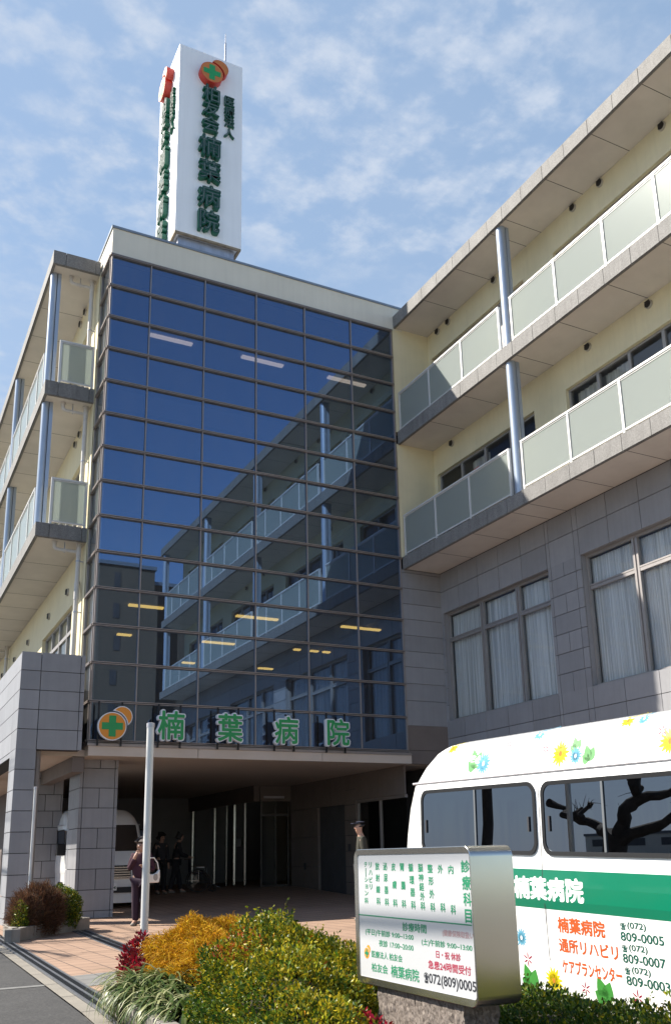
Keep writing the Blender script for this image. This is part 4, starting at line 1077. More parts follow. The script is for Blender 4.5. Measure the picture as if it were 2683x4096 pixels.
# ================================================================ welfare van
def van_w(z):
    zs = [.09, .30, .60, .755, .83, .95, 1.20, 1.89, 1.93, 2.08, 2.21, 2.28, 2.315, 2.33]; ws = [.895, .915, .928, .930, .944, .946, .940, .934, .912, .880, .835, .775, .66, .50]
    return float(np.interp(z, zs, ws))
def van_rear(z): return float(np.interp(z, [.20, .5, 1.0, 1.28, 1.58, 1.78, 1.95, 2.08, 2.24, 2.31, 2.33], [.04, 0, 0, .03, .09, .17, .26, .38, .58, .78, 1.0]))
def van_front(z): return float(np.interp(z, [.20, .5, .9, 1.10, 1.22, 1.92, 2.12, 2.29, 2.34], [5.55, 5.62, 5.60, 5.48, 5.32, 4.75, 4.50, 4.1, 3.8]))
def van_outline(z, n=8):
    w, a, b = van_w(z), van_rear(z), van_front(z); r = .16; rf = .26; pts = []
    for cx, cy, rr, t0 in ((b - rf, w - rf, rf, 0), (a + r, w - r, r, .5 * math.pi), (a + r, -w + r, r, math.pi), (b - rf, -w + rf, rf, 1.5 * math.pi)):
        for i in range(n + 1):
            t = t0 + .5 * math.pi * i / n; pts.append((cx + rr * math.cos(t), cy + rr * math.sin(t)))
    return pts
def make_van(name, label, loc, rot, group=None, stripe=True):
    """u = 0 at the rear, +x forward, +y = its left side"""
    V = thing(name, label, 'van', loc, group, rot)
    mb = MB(); zs = [.09, .30, .60, .755, .79, .83, .87, .95, 1.05, 1.20, 1.40, 1.65, 1.89, 1.91, 1.93, 2.01, 2.08, 2.15, 2.21, 2.25, 2.28, 2.30, 2.315, 2.33]
    n = None
    for z in zs:
        o = van_outline(z); n = len(o); mb.v += [(x, y, z) for x, y in o]
    for k in range(len(zs) - 1):
        for i in range(n):
            j = (i + 1) % n; mb.f.append((k*n + i, k*n + j, (k+1)*n + j, (k+1)*n + i))
    mb.f.append(tuple((len(zs)-1)*n + i for i in range(n))); mb.f.append(tuple(range(n - 1, -1, -1)))
    body = mb.build('body', 'vanwhite', V, world=False, smooth=True)
    mb = MB()                                            # rain gutter
    for s in (1, -1):
        pts = [(.30, s * (van_w(1.91) + .010), 1.912), (4.62, s * (van_w(1.91) + .010), 1.912)]
        mb.tube(pts, .012, 8)
    mb.build('gutter', 'greyalu', V, world=False, smooth=True)
    def side_win(s, u0, u1, z0, z1, split, slant=0.0, latches=True):
        q = lambda u, z, d: (u, s * (van_w(z) + d), z)
        def rr(u0, u1, z0, z1, r, m=6):
            out = []
            for cu, cz, a in ((u0 + r, z0 + r, math.pi), (u1 - r, z0 + r, 1.5*math.pi), (u1 - r, z1 - r, 0), (u0 + r, z1 - r, .5*math.pi)):
                for i in range(m + 1):
                    t = a + .5*math.pi*i/m; uu, zz = cu + r*math.cos(t), cz + r*math.sin(t)
                    if slant: uu += slant * max(0, (zz - z0) / (z1 - z0)) * ((u1 - uu) / (u1 - u0))
                    out.append((uu, zz))
            return out
        A, B = rr(u0, u1, z0, z1, .11), rr(u0 + .035, u1 - .035, z0 + .035, z1 - .035, .085); m = len(A)
        mb = MB(); mb.v = [q(u, z, .004) for u, z in A] + [q(u, z, .016) for u, z in A] + [q(u, z, .014) for u, z in B] + [q(u, z, .006) for u, z in B]
        for i in range(m):
            j = (i + 1) % m
            for k in range(3):
                f = (k*m + i, k*m + j, (k+1)*m + j, (k+1)*m + i); mb.f.append(f if s < 0 else f[::-1])
        w = mb.build('side_window', 'rubber', V, world=False)
        mb = MB(); mb.poly([q(u, z, .0075) for u, z in (B if s < 0 else B[::-1])]); mb.build('pane', 'vglass', w, world=False)
        if split:
            mb = MB(); us = split
            z0_, z1_ = z0 + .035, z1 - .035
            pts = [q(us - .012, z0_, .010), q(us + .012, z0_, .010), q(us + .012, z1_, .010), q(us - .012, z1_, .010)]
            mb.prism(pts, (0, s * .008, 0)); mb.build('sash', 'sash', w, world=False)
        if latches:
            for u in (u0 + .10, u1 - .10):
                mb = MB()
                mb.prism([q(u - .01, z0 + .20, .008), q(u + .01, z0 + .20, .008), q(u + .01, z0 + .33, .008), q(u - .01, z0 + .33, .008)], (0, s * .012, 0))
                mb.build('latch', 'gasket', w, world=False)
    for s in (1, -1):
        side_win(s, .46, 2.35, 1.20, 1.835, 1.44, 0)
        side_win(s, 2.43, 4.04, 1.20, 1.825, 3.20)
        side_win(s, 4.22, 4.98, 1.20, 1.80, None, -.25, False)
    # seams of the doors
    mb = MB()
    for s in (1, -1):
        for u in (2.39, 4.12, 5.12):
            mb.v += []; zz = [.34, .6, .95, 1.2, 1.5, 1.84]
            for a, b in zip(zz[:-1], zz[1:]):
                mb.poly([(u - .004, s * (van_w(a) + .0012), a), (u + .004, s * (van_w(a) + .0012), a), (u + .004, s * (van_w(b) + .0012), b), (u - .004, s * (van_w(b) + .0012), b)])
    mb.build('door_seam', 'gasket', V, world=False)
    # windscreen
    def front_x(y, z, rf=.26):
        e = abs(y) - (van_w(z) - rf); return van_front(z) - (0 if e <= 0 else rf - math.sqrt(max(0, rf * rf - e * e)))
    mb = MB(); ys = [-.80, -.74, -.66, -.5, -.25, 0, .25, .5, .66, .74, .80]; zz = [1.27, 1.4, 1.55, 1.7, 1.90]
    for a, b in zip(zz[:-1], zz[1:]):
        for c, d in zip(ys[:-1], ys[1:]):
            mb.poly([(front_x(c, a) + .012, c, a), (front_x(d, a) + .012, d, a), (front_x(d, b) + .012, d, b), (front_x(c, b) + .012, c, b)])
    mb.build('windscreen', 'vglass', V, world=False, smooth=True)
    # grille, lamps, bumper, plate
    mb = MB(); F = van_front(.80)
    for k in range(5): mb.obox((F + .005, 0, .66 + .055 * k), (0, 1, 0), (0, 0, 1), (1, 0, 0), -.48, .48, 0, .026, 0, .03)
    mb.obox((F - .0, 0, .63), (0, 1, 0), (0, 0, 1), (1, 0, 0), -.50, .50, 0, .02, 0, .034)
    gr = mb.build('grille', 'chrome', V, world=False)
    mb = MB(); mb.obox((F - .01, 0, .63), (0, 1, 0), (0, 0, 1), (1, 0, 0), -.50, .50, 0, .31, 0, .02); mb.build('grille_back', 'black', gr, world=False)
    mb = MB(); mb.prism([(F + .036, .07 * math.cos(t), .79 + .05 * math.sin(t)) for t in [2*math.pi*i/20 for i in range(20)]], (.008, 0, 0)); mb.build('badge', 'chrome', gr, world=False)
    for s in (1, -1):
        mb = MB(); pts = [(F - .02, s * .51, .70), (F - .10, s * .80, .78), (F - .20, s * .90, .86), (F - .20, s * .89, 1.02), (F - .10, s * .80, .98), (F - .01, s * .53, .90)]
        mb.prism(pts if s < 0 else pts[::-1], (.04, s * .012, 0)); mb.build('headlight', 'lamp_clear', V, world=False)
        mb = MB(); mb.obox((-.02 + .02, s * .80, .95), (0, 1, 0), (0, 0, 1), (-1, 0, 0), -.07, .07, -.42, -.06, -.03, .02); mb.build('tail_light', 'lamp_red', V, world=False)
        mb = MB(); mb.obox((5.05, s * 1.02, 1.20), (1, 0, 0), (0, 1, 0), (0, 0, 1), -.04, .04, -.11, .11, 0, .26); mb.tube([(5.05, s * .88, 1.22), (5.05, s * .99, 1.26)], .018, 8); mb.build('mirror', 'black', V, world=False, bevel=.02)
    mb = MB(); mb.obox((van_front(.4) - .05, 0, .30), (0, 1, 0), (0, 0, 1), (1, 0, 0), -.62, .62, .02, .15, 0, .07); mb.build('bumper_intake', 'black', V, world=False)
    pc = Vector((van_front(.5) + .035, 0, .46))
    mb = MB(); mb.obox(pc, (0, 1, 0), (0, 0, 1), (1, 0, 0), -.165, .165, -.082, .082, -.03, .004); plt = mb.build('number_plate', 'white_txt', V, world=False, bevel=.004)
    mb = MB(); add_text(mb, '0-54', pc + Vector((.006, .035, -.022)), (0, 1, 0), UZ, (1, 0, 0), .22, .075, .03); add_text(mb, '800', pc + Vector((.006, .01, .05)), (0, 1, 0), UZ, (1, 0, 0), .08, .03, .02); mb.build('plate_number', 'dgreen_txt', plt, world=False)
    for u in (1.0, 4.60):
        for s in (1, -1):
            prof = [(0, .315), (.02, .33), (.10, .335), (.17, .33), (.19, .315)]
            mb = MB(); mb.tube([(u, s * (.90 - p), .33) for p, r in prof], [r for p, r in prof], 32)
            wh = mb.build('wheel', 'tyre', V, world=False, smooth=True)
            mb = MB(); mb.tube([(u, s * .902, .33), (u, s * .908, .33), (u, s * .895, .33)], [.21, .20, .08], 24); mb.build('rim', 'greyalu', wh, world=False, smooth=True)
            mb = MB(); mb.tube([(u, s * (van_w(.5) + .002), .36), (u, s * (van_w(.5) + .004), .36)], .385, 28); mb.build('wheel_arch', 'black', wh, world=False)
    return V

HV = make_van('welfare_van', 'white welfare van with painted flowers and wide green stripe behind the hedge', (6.195, 8.90, 0.0), (0, R(1.4), R(-90)), 'white high-roof vans')
RV0 = 8.90
def to_van(y, z):
    X = 5.255
    for _ in range(3):
        k = X / 5.25; u = RV0 - y * k; zz = 1.2 + (z - 1.2) * k + .0245 * u; X = 6.195 - van_w(zz)
    return u, zz
def on_side(mb, d, spread=False):                       # wrap flat decals (u, 0, z) onto the right-hand side of the van
    mb.v = [(x, -(van_w(min(z, 2.325)) + d) + y, z) for x, y, z in mb.v]; return mb
mb = MB()
for k in range(56):
    a, b = .06 + k * .095, .06 + (k + 1) * .095
    for z0, z1 in ((.757, .79), (.79, .83), (.83, .95), (.95, 1.02), (1.02, 1.082)):
        mb.poly([(a, 0, z0), (b, 0, z0), (b, 0, z1), (a, 0, z1)])
on_side(mb, .0008).build('stripe', 'vangreen', HV, world=False)
VAN_TEXT = [('楠葉病院', 6.4621, 0.8649, 0.9182, 0.1976, 'w'), ('楠葉病院', 6.0682, 0.576, 0.5648, 0.1273, 'o'), ('通所リハビリ', 6.0032, 0.4136, 0.6904, 0.1118, 'o'), ('ケアプランセンター', 5.9786, 0.2521, 0.6897, 0.1105, 'o'), ('☎', 5.5857, 0.6079, 0.0608, 0.0517, 'd'), ('(072)', 5.4443, 0.6091, 0.1924, 0.0609, 'd'), ('809-0005', 5.4002, 0.5302, 0.4408, 0.067, 'd'), ('☎', 5.5858, 0.4464, 0.0602, 0.0512, 'd'), ('(072)', 5.4455, 0.4483, 0.1907, 0.0604, 'd'), ('809-0007', 5.3988, 0.3732, 0.4301, 0.0681, 'd'), ('☎', 5.5748, 0.287, 0.0594, 0.0507, 'd'), ('(072)', 5.4335, 0.2902, 0.1917, 0.0598, 'd'), ('809-0003', 5.3762, 0.2154, 0.4394, 0.0689, 'd')]
VAN_FLOWERS = [('y', 6.44, 0.133, 0.098), ('b', 6.845, 0.445, 0.074), ('s', 6.77, 0.272, 0.058), ('l', 6.751, 0.13, 0.091), ('l', 5.846, 0.124, 0.082), ('s', 6.056, 0.11, 0.049), ('s', 5.486, 0.105, 0.054), ('y', 7.793, 2.195, 0.07), ('l', 7.418, 2.056, 0.087), ('b', 7.287, 2.002, 0.102), ('s', 6.873, 2.139, 0.041), ('b', 6.403, 2.19, 0.073), ('s', 6.361, 2.038, 0.045), ('l', 5.962, 2.039, 0.052), ('l', 5.82, 1.948, 0.062), ('y', 6.171, 1.98, 0.103), ('b', 5.982, 1.941, 0.069), ('y', 5.314, 2.172, 0.07), ('b', 5.179, 2.144, 0.055), ('s', 5.008, 2.026, 0.051), ('y', 4.943, 1.944, 0.099)]
gr_ = {}
for s, y, z, w, h, c in VAN_TEXT: gr_.setdefault(c, []).append((s, y, z, w, h))
for c, m in (('w', 'white_txt'), ('o', 'orange_txt'), ('d', 'dgreen_txt')):
    mb = MB()
    for s, y, z, w, h in gr_[c]:
        u, zz = to_van(y, z)
        add_text(mb, s, (u, 0, zz), (1, 0, .0), UZ, NY, w, h, {'w': .036, 'o': .030, 'd': .020}[c], step=.00004)
    on_side(mb, .0016, True).build('lettering', m, HV, world=False)
M['f_yel'] = mat('yellow_vinyl', (.58, .46, .0), .35, var=.02); M['f_blue'] = mat('sky_blue_vinyl', (.11, .33, .46), .35, var=.02)
M['f_red'] = mat('crimson_vinyl', (.25, .01, .04), .35, var=.02); M['f_leaf'] = mat('leaf_green_vinyl', (.035, .22, .03), .35, var=.02); M['f_core'] = mat('orange_vinyl', (.46, .17, .01), .35, var=.02)
M['f_leaf2'] = mat('pale_green_vinyl', (.13, .32, .12), .35, var=.02)
def petals(mb, u, z, r, n, wid, inner=.0, ph=0.0, jit=.12):
    for k in range(n):
        a = ph + 2 * math.pi * k / n; rr = r * (1 + random.uniform(-jit, jit)); pts = []
        for i in range(9):
            t = i / 8; pts.append((inner * r + (rr - inner * r) * t, wid * r * math.sin(math.pi * min(1, t ** .8)) ** .8 if 0 < t < 1 else 0))
        loop = pts + [(p, -q) for p, q in pts[-2:0:-1]]
        mb.poly([(u + p * math.cos(a) - q * math.sin(a), 0, z + p * math.sin(a) + q * math.cos(a)) for p, q in loop])
for k, y, z, r in VAN_FLOWERS:
    u, zz = to_van(y, z); r = r * {'y': 1.12, 'b': 1.12, 's': 1.15, 'l': 2.2}[k]
    up = zz > 1.9
    if up: zz = min(zz, 2.26); r *= 1.0
    mb = MB()
    if k == 'y':
        petals(mb, u, zz, r, 15, .13, .15, .1); mb.poly([(u + .5 * r * math.cos(t), 0, zz + .5 * r * math.sin(t)) for t in [2*math.pi*i/18 for i in range(18)]])
        f = on_side(mb, .0013).build('flower_print', 'f_yel', HV, world=False)
        m2 = MB(); m2.poly([(u + .17 * r * math.cos(t), 0, zz + .2 * r * math.sin(t)) for t in [2*math.pi*i/14 for i in range(14)]]); on_side(m2, .0022).build('flower_centre', 'f_core', f, world=False)
    elif k == 'b':
        petals(mb, u, zz, r, 15, .12, .15, .25); mb.poly([(u + .5 * r * math.cos(t), 0, zz + .5 * r * math.sin(t)) for t in [2*math.pi*i/18 for i in range(18)]])
        f = on_side(mb, .0018).build('flower_print', 'f_blue', HV, world=False)
        m2 = MB(); m2.poly([(u + .16 * r * math.cos(t), 0, zz + .22 * r * math.sin(t)) for t in [2*math.pi*i/14 for i in range(14)]]); on_side(m2, .0026).build('flower_centre', 'white_txt', f, world=False)
    elif k == 's':
        petals(mb, u, zz, r, 6, .11, .12, .5); on_side(mb, .0013).build('flower_print', 'f_red', HV, world=False)
    else:
        for a, l in ((1.9, 1.1), (1.15, .95), (2.6, .75)):
            pts = [(l * r * t, .34 * r * math.sin(math.pi * t ** .75)) for t in [i / 8 for i in range(9)]]
            loop = pts + [(p, -q) for p, q in pts[-2:0:-1]]; bu, bz = u + .05 * r, zz - .5 * r
            mb.poly([(bu + p * math.cos(a) - q * math.sin(a), 0, bz + p * math.sin(a) + q * math.cos(a)) for p, q in loop])
        on_side(mb, .0009 + .0003 * random.random()).build('leaf_print', 'f_leaf2' if up else 'f_leaf', HV, world=False)

PV = make_van('parked_van', 'white high-roof van parked nose out in the dark porch behind the stone pillar', (5.32, 27.95, .12), (0, 0, R(-90)), 'white high-roof vans')
M['blue_mark'] = mat('blue_sticker', (.01, .03, .18), .4, var=.02)
mb = MB(); cF = Vector((van_front(1.13) + .06, .72, 1.14))
mb.obox(cF, (0, 1, 0), Vector((-.55, 0, .83)).normalized(), Vector((.83, 0, .55)).normalized(), -.07, .07, -.07, .07, -.02, .002); st = mb.build('wheelchair_symbol', 'blue_mark', PV, world=False)
mb = MB(); add_text(mb, '\u267f', cF + Vector((.83, 0, .55)).normalized() * .004, (0, 1, 0), Vector((-.55, 0, .83)).normalized(), Vector((.83, 0, .55)).normalized(), .10, .11, .0); mb.build('symbol_mark', 'white_txt', st, world=False)

# ================================================================ plants
def leaf_obj(name, parent, pos, nrm, size, cols, m='leaf', aspect=.5, rnd=.9, seed=1, fold=.25):
    """many small folded leaves: pos, rough outward direction, length, colour per leaf"""
    rg = np.random.default_rng(seed); n = len(pos)
    d = nrm + rg.normal(0, rnd, (n, 3)); d /= np.linalg.norm(d, axis=1)[:, None] + 1e-9
    a = rg.normal(0, 1, (n, 3)); s = np.cross(d, a); s /= np.linalg.norm(s, axis=1)[:, None] + 1e-9
    up = np.cross(s, d)
    L = size[:, None]; w = L * aspect * .5
    base = pos; tip = pos + d * L; mid = pos + d * L * .5
    l = mid + s * w + up * w * fold; r = mid - s * w + up * w * fold
    V = np.stack([base, l, tip, r], 1).reshape(-1, 3)
    idx = np.arange(n) * 4
    F = np.concatenate([np.stack([idx, idx + 1, idx + 2], 1), np.stack([idx, idx + 2, idx + 3], 1)])
    C = np.repeat(cols, 4, 0)
    return mesh_cols(name, parent, V, F, C, m)
def mesh_cols(name, parent, V, F, C, m):
    off = np.array(origin_of(parent)) if parent is not None else np.zeros(3)
    me = bpy.data.meshes.new(name)
    k = F.shape[1]
    me.vertices.add(len(V)); me.vertices.foreach_set('co', (V - off).astype(np.float32).ravel())
    me.loops.add(F.size); me.loops.foreach_set('vertex_index', F.astype(np.int32).ravel())
    me.polygons.add(len(F)); me.polygons.foreach_set('loop_start', np.arange(0, F.size, k, dtype=np.int32)); me.polygons.foreach_set('loop_total', np.full(len(F), k, dtype=np.int32))
    me.update(calc_edges=True)
    at = me.attributes.new('leafcol', 'FLOAT_COLOR', 'POINT')
    at.data.foreach_set('color', np.concatenate([C, np.ones((len(C), 1))], 1).astype(np.float32).ravel())
    me.materials.append(M[m])
    o = bpy.data.objects.new(name, me); COL.objects.link(o)
    if parent is not None: o.parent = parent
    return o
def blob_points(blobs, n, rg, depth=.28, zmin=0.0):
    """points through the outer shell of a union of lumpy ellipsoids"""
    B = np.array(blobs, float); wts = (B[:, 3] * B[:, 4] + B[:, 4] * B[:, 5] + B[:, 3] * B[:, 5]); wts /= wts.sum()
    P, Nn = [], []
    while sum(len(p) for p in P) < n:
        k = rg.choice(len(B), n, p=wts); d = rg.normal(0, 1, (n, 3)); d /= np.linalg.norm(d, axis=1)[:, None]
        p0 = B[k, :3] + d * B[k, 3:6]
        lump = 1 + .09 * np.sin(d[:, 0] * 7 + k) * np.sin(d[:, 1] * 6 + 2 * k) + .05 * np.sin(p0[:, 0] * 31) * np.sin(p0[:, 1] * 27 + 1) * np.sin(p0[:, 2] * 29 + 2) + .07 * np.sin(d[:, 2] * 9 + d[:, 0] * 5)
        rr = lump * (1 - depth * rg.random(n) ** 1.6)
        p = B[k, :3] + d * B[k, 3:6] * rr[:, None]
        ok = p[:, 2] > zmin
        for j in range(len(B)):
            q = (p - B[j, :3]) / B[j, 3:6]; ok &= ~(((q ** 2).sum(1) < .62) & (k != j))
        nn = d / B[k, 3:6]; nn /= np.linalg.norm(nn, axis=1)[:, None]
        P.append(p[ok]); Nn.append(nn[ok])
    return np.concatenate(P)[:n], np.concatenate(Nn)[:n]
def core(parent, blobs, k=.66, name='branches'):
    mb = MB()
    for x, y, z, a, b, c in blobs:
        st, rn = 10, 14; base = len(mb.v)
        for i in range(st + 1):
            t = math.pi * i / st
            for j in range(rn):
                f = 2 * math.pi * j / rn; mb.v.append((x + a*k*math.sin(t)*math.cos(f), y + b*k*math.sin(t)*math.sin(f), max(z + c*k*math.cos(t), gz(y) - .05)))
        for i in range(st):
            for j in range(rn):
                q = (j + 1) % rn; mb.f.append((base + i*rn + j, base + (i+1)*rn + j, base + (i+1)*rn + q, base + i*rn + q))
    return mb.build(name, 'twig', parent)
def palette(rg, n, cols, wts, var=.18):
    c = np.array(cols)[rg.choice(len(cols), n, p=np.array(wts) / sum(wts))]
    return np.clip(c * (1 + rg.normal(0, var, (n, 1))) * (1 + rg.normal(0, .06, (n, 3))), .002, 1)
def shrub(name, label, cat, blobs, n, size, cols, wts, seed, group=None, aspect=.5, m='leaf', zmin=None, colfn=None, sprigs=0, depth=.28):
    rg = np.random.default_rng(seed); B = np.array(blobs); c = B[:, :2].mean(0)
    t = thing(name, label, cat, (float(c[0]), float(c[1]), gz(float(c[1]))), group)
    p, nn = blob_points(blobs, n, rg, depth, gz(float(c[1])) + .02 if zmin is None else zmin)
    if sprigs:                                          # upright shoots standing out of the clipped surface
        k = rg.choice(len(p), sprigs); hh = rg.uniform(.02, .11, sprigs); P2, N2 = [], []
        for i, h in zip(k, hh):
            if nn[i, 2] < .15: continue
            m_ = max(3, int(h / .010)); zz = np.linspace(0, h, m_); lean = rg.normal(0, .25, 2)
            P2.append(p[i] + np.stack([lean[0] * zz, lean[1] * zz, zz], 1)); q = rg.normal(0, 1, (m_, 3)); q[:, 2] = .7; N2.append(q)
        p = np.concatenate([p] + P2); nn = np.concatenate([nn] + N2)
    n = len(p); cc = palette(rg, n, cols, wts)
    if colfn is not None: cc = colfn(p, cc, rg)
    nn = nn * .7 + np.array([0, 0, .35])
    leaf_obj('foliage', t, p, nn, rg.uniform(size[0], size[1], n), cc, m, aspect, .65, seed)
    core(t, blobs)
    return t
G1, G2, G3, Y1, Y2, O1, R1, W1c = (.030, .068, .010), (.058, .108, .012), (.115, .155, .015), (.29, .265, .014), (.40, .325, .018), (.36, .12, .012), (.34, .06, .02), (.42, .46, .30)
def hedgecol(p, c, rg):
    # front of the hedge has turned autumn yellow, with a few reddened shoots
    k = np.clip((7.15 - p[:, 1]) / 1.2, 0, 1) * np.clip((p[:, 0] - 1.95) / .35, 0, 1)
    k = np.clip(k + .25 * np.sin(p[:, 0] * 9 + p[:, 2] * 7) * np.sin(p[:, 1] * 6), 0, 1)
    y = palette(rg, len(p), [Y1, Y2, G3, G2, O1], [6, 5, 4, 1.2, .22])
    pick = rg.random(len(p)) < k * .85
    c = np.where(pick[:, None], y, c)
    red = (((p - np.array([2.35, 6.2, .62])) / np.array([.18, .35, .14])) ** 2).sum(1) < 1
    r_ = red & (rg.random(len(p)) < .45); c[r_] = palette(rg, int(r_.sum()), [O1, R1, Y1], [2, 1, 2])
    return c
shrub('boxwood_hedge', 'clipped green and yellow boxwood hedge left of the stainless sign', 'hedge',
      [(2.98, 6.95, .18, .52, .58, .50), (2.66, 6.30, .20, .56, .58, .56), (2.50, 5.62, .12, .48, .58, .50), (2.95, 6.0, .14, .50, .60, .46), (2.34, 5.0, .02, .42, .5, .42), (2.36, 5.95, .0, .36, .6, .44)],
      62000, (.021, .038), [G1, G2, G3], [3, 4, 2], 11, None, .50, colfn=hedgecol, sprigs=900)
rg = np.random.default_rng(21)
# golden thread-leaf cypress: drooping thread-like sprays
def threads(name, label, cat, blobs, n, lens, cols, wts, seed, group=None, droop=1.1, w=.0035, stiff=.8, m='leafmatte', depth=.25, up=.35):
    rg = np.random.default_rng(seed); B = np.array(blobs); c = B[:, :2].mean(0)
    t = thing(name, label, cat, (float(c[0]), float(c[1]), gz(float(c[1]))), group)
    p, nn = blob_points(blobs, n, rg, depth, gz(float(c[1])) + .03)
    L = rg.uniform(lens[0], lens[1], n)
    d = nn * stiff + rg.normal(0, .45, (n, 3)) + np.array([0, 0, up]); d /= np.linalg.norm(d, axis=1)[:, None]
    s = np.cross(d, rg.normal(0, 1, (n, 3))); s /= np.linalg.norm(s, axis=1)[:, None]
    K = 4; V = []
    for k in range(K + 1):
        t_ = k / K; q = p + d * (L * t_)[:, None] + np.array([0, 0, -1.0]) * (L * droop * .5 * t_ ** 2)[:, None] + s * (L * .12 * np.sin(t_ * 5 + L * 90))[:, None]
        ww = w * (1 - .7 * t_); V += [q - s * ww, q + s * ww]
    V = np.stack(V, 1); m_ = V.shape[1]; idx = np.arange(n)[:, None] * m_
    F = np.concatenate([np.concatenate([idx + 2*k, idx + 2*k + 1, idx + 2*k + 3, idx + 2*k + 2], 1) for k in range(K)])
    cc = palette(rg, n, cols, wts)
    mesh_cols('foliage', t, V.reshape(-1, 3), F, np.repeat(cc, m_, 0), m)
    core(t, blobs, .78)
    return t
threads('golden_cypress', 'golden thread-leaf cypress shrub between the red shrub and the hedge', 'shrub',
        [(2.76, 8.25, .16, .47, .48, .48), (2.58, 8.0, .0, .34, .42, .44), (3.08, 8.3, .17, .48, .48, .46), (2.62, 7.6, .0, .36, .42, .48), (2.78, 7.75, .1, .36, .4, .48)],
        34000, (.05, .14), [(.48, .27, .010), (.41, .205, .008), (.56, .36, .02), (.28, .12, .008)], [5, 4, 3, 2], 23, w=.0042)
shrub('nandina_shrub', 'dark red nandina shrub at the foot of the tall white pole', 'shrub', [(2.36, 8.62, .10, .20, .22, .42), (2.24, 8.25, .04, .17, .22, .34)], 4200, (.03, .06),
      [(.24, .008, .022), (.15, .008, .016), (.07, .010, .010), (.32, .03, .012)], [4, 4, 3, 1], 31, 'red nandina shrubs', .42, depth=.6)
shrub('nandina_shrub', 'bright red nandina shrub low beside the granite plinth', 'shrub', [(2.62, 4.86, .08, .16, .30, .24), (2.60, 4.45, .02, .12, .22, .20)], 1500, (.03, .055),
      [(.40, .014, .05), (.30, .010, .03), (.2, .014, .014), (.44, .05, .05)], [5, 3, 2, 1], 33, 'red nandina shrubs', .45, depth=.6)
shrub('boxwood_hedge', 'low dark green hedge along the side of the welfare van, right of the stainless sign', 'hedge',
      [(3.85, 5.35, -.05, .48, .55, .42), (3.80, 4.75, -.04, .46, .55, .40), (3.76, 4.1, -.05, .48, .6, .42), (3.68, 3.4, -.02, .5, .6, .42), (3.4, 4.7, -.12, .4, .6, .42), (3.6, 2.6, -.06, .5, .6, .42)],
      30000, (.021, .038), [G1, G2, G3, Y1], [4, 5, 3, 1], 41, None, .52, sprigs=230,
      colfn=lambda p, c, rg: np.where((rg.random(len(p)) < np.clip((4.3 - p[:, 1]) * .55, 0, .75))[:, None], palette(rg, len(p), [Y1, Y2, G3], [4, 2, 3]), c))
# variegated sedge: arching blades
def sedge(label, tufts, seed):
    rg = np.random.default_rng(seed); tx, ty = np.mean([q[0] for q in tufts]), np.mean([q[1] for q in tufts])
    t = thing('variegated_sedge', label, 'grass plant', (float(tx), float(ty), gz(float(ty))))
    V, F, C = [], [], []; K = 6
    for x, y, z, n, L in tufts:
        for i in range(n):
            a = rg.uniform(0, 2 * math.pi); tilt = rg.uniform(.15, 1.15); l = L * rg.uniform(.7, 1.15); wd = rg.uniform(.007, .012)
            col = np.array([(.34, .35, .18), (.05, .085, .02), (.17, .20, .07), (.08, .12, .03)][rg.choice(4, p=[.25, .32, .21, .22])]) * rg.uniform(.8, 1.15)
            h = np.array([math.cos(a), math.sin(a), 0]); s = np.array([-math.sin(a), math.cos(a), 0]); b = len(V); pos = np.array([x, y, z]) + h * rg.uniform(0, .05)
            ang = math.pi/2 - tilt * .5
            for k in range(K + 1):
                t_ = k / K; ww = wd * (1 - t_ ** 3) + .0004
                V += [pos - s * ww, pos + s * ww]; C += [col, col]
                ang -= (1.2 + tilt) * 1.5 / K * rg.uniform(.8, 1.2); pos = pos + (h * math.cos(ang) + np.array([0, 0, math.sin(ang)])) * l / K
            for k in range(K): F.append((b + 2*k, b + 2*k + 1, b + 2*k + 3, b + 2*k + 2))
    mesh_cols('blades', t, np.array(V), np.array(F), np.array(C), 'leaf')
sedge('tufts of striped cream and green sedge spilling over the planter kerb', [(2.14, 7.85, .16, 190, .48), (2.34, 7.6, .18, 190, .48), (2.10, 7.45, .14, 190, .48), (2.36, 7.2, .14, 180, .48), (2.12, 7.05, .12, 180, .46), (2.36, 7.9, .18, 130, .44), (2.18, 6.7, .10, 170, .46), (2.06, 7.65, .14, 140, .44), (2.36, 6.85, .12, 150, .46)], 51)
# small planter by the pillar
threads('dry_shrub', 'dry brown twiggy shrub in the small planter around the thin pole', 'shrub', [(2.70, 16.55, .38, .30, .34, .40), (2.90, 16.75, .36, .30, .34, .42), (2.52, 16.4, .30, .2, .3, .36)], 9000, (.05, .16),
        [(.11, .055, .032), (.15, .075, .04), (.075, .04, .028), (.17, .10, .05)], [4, 4, 3, 1], 61, droop=.2, w=.0055, up=.7)
shrub('clipped_shrub', 'small green clipped shrub beside the dry brown one in the small planter', 'shrub', [(3.25, 17.15, .42, .30, .32, .36), (3.42, 17.3, .36, .22, .28, .34)], 9000, (.022, .04), [G1, G2, G3, Y1, Y2], [2, 4, 4, 2, 1], 63, None, .55, sprigs=60)
shrub('clipped_shrub', 'low yellowish green shrub at the left end of the small planter', 'shrub', [(2.47, 16.3, .28, .13, .30, .30)], 3000, (.022, .04), [G2, G3, Y1], [3, 4, 2], 65, None, .55)
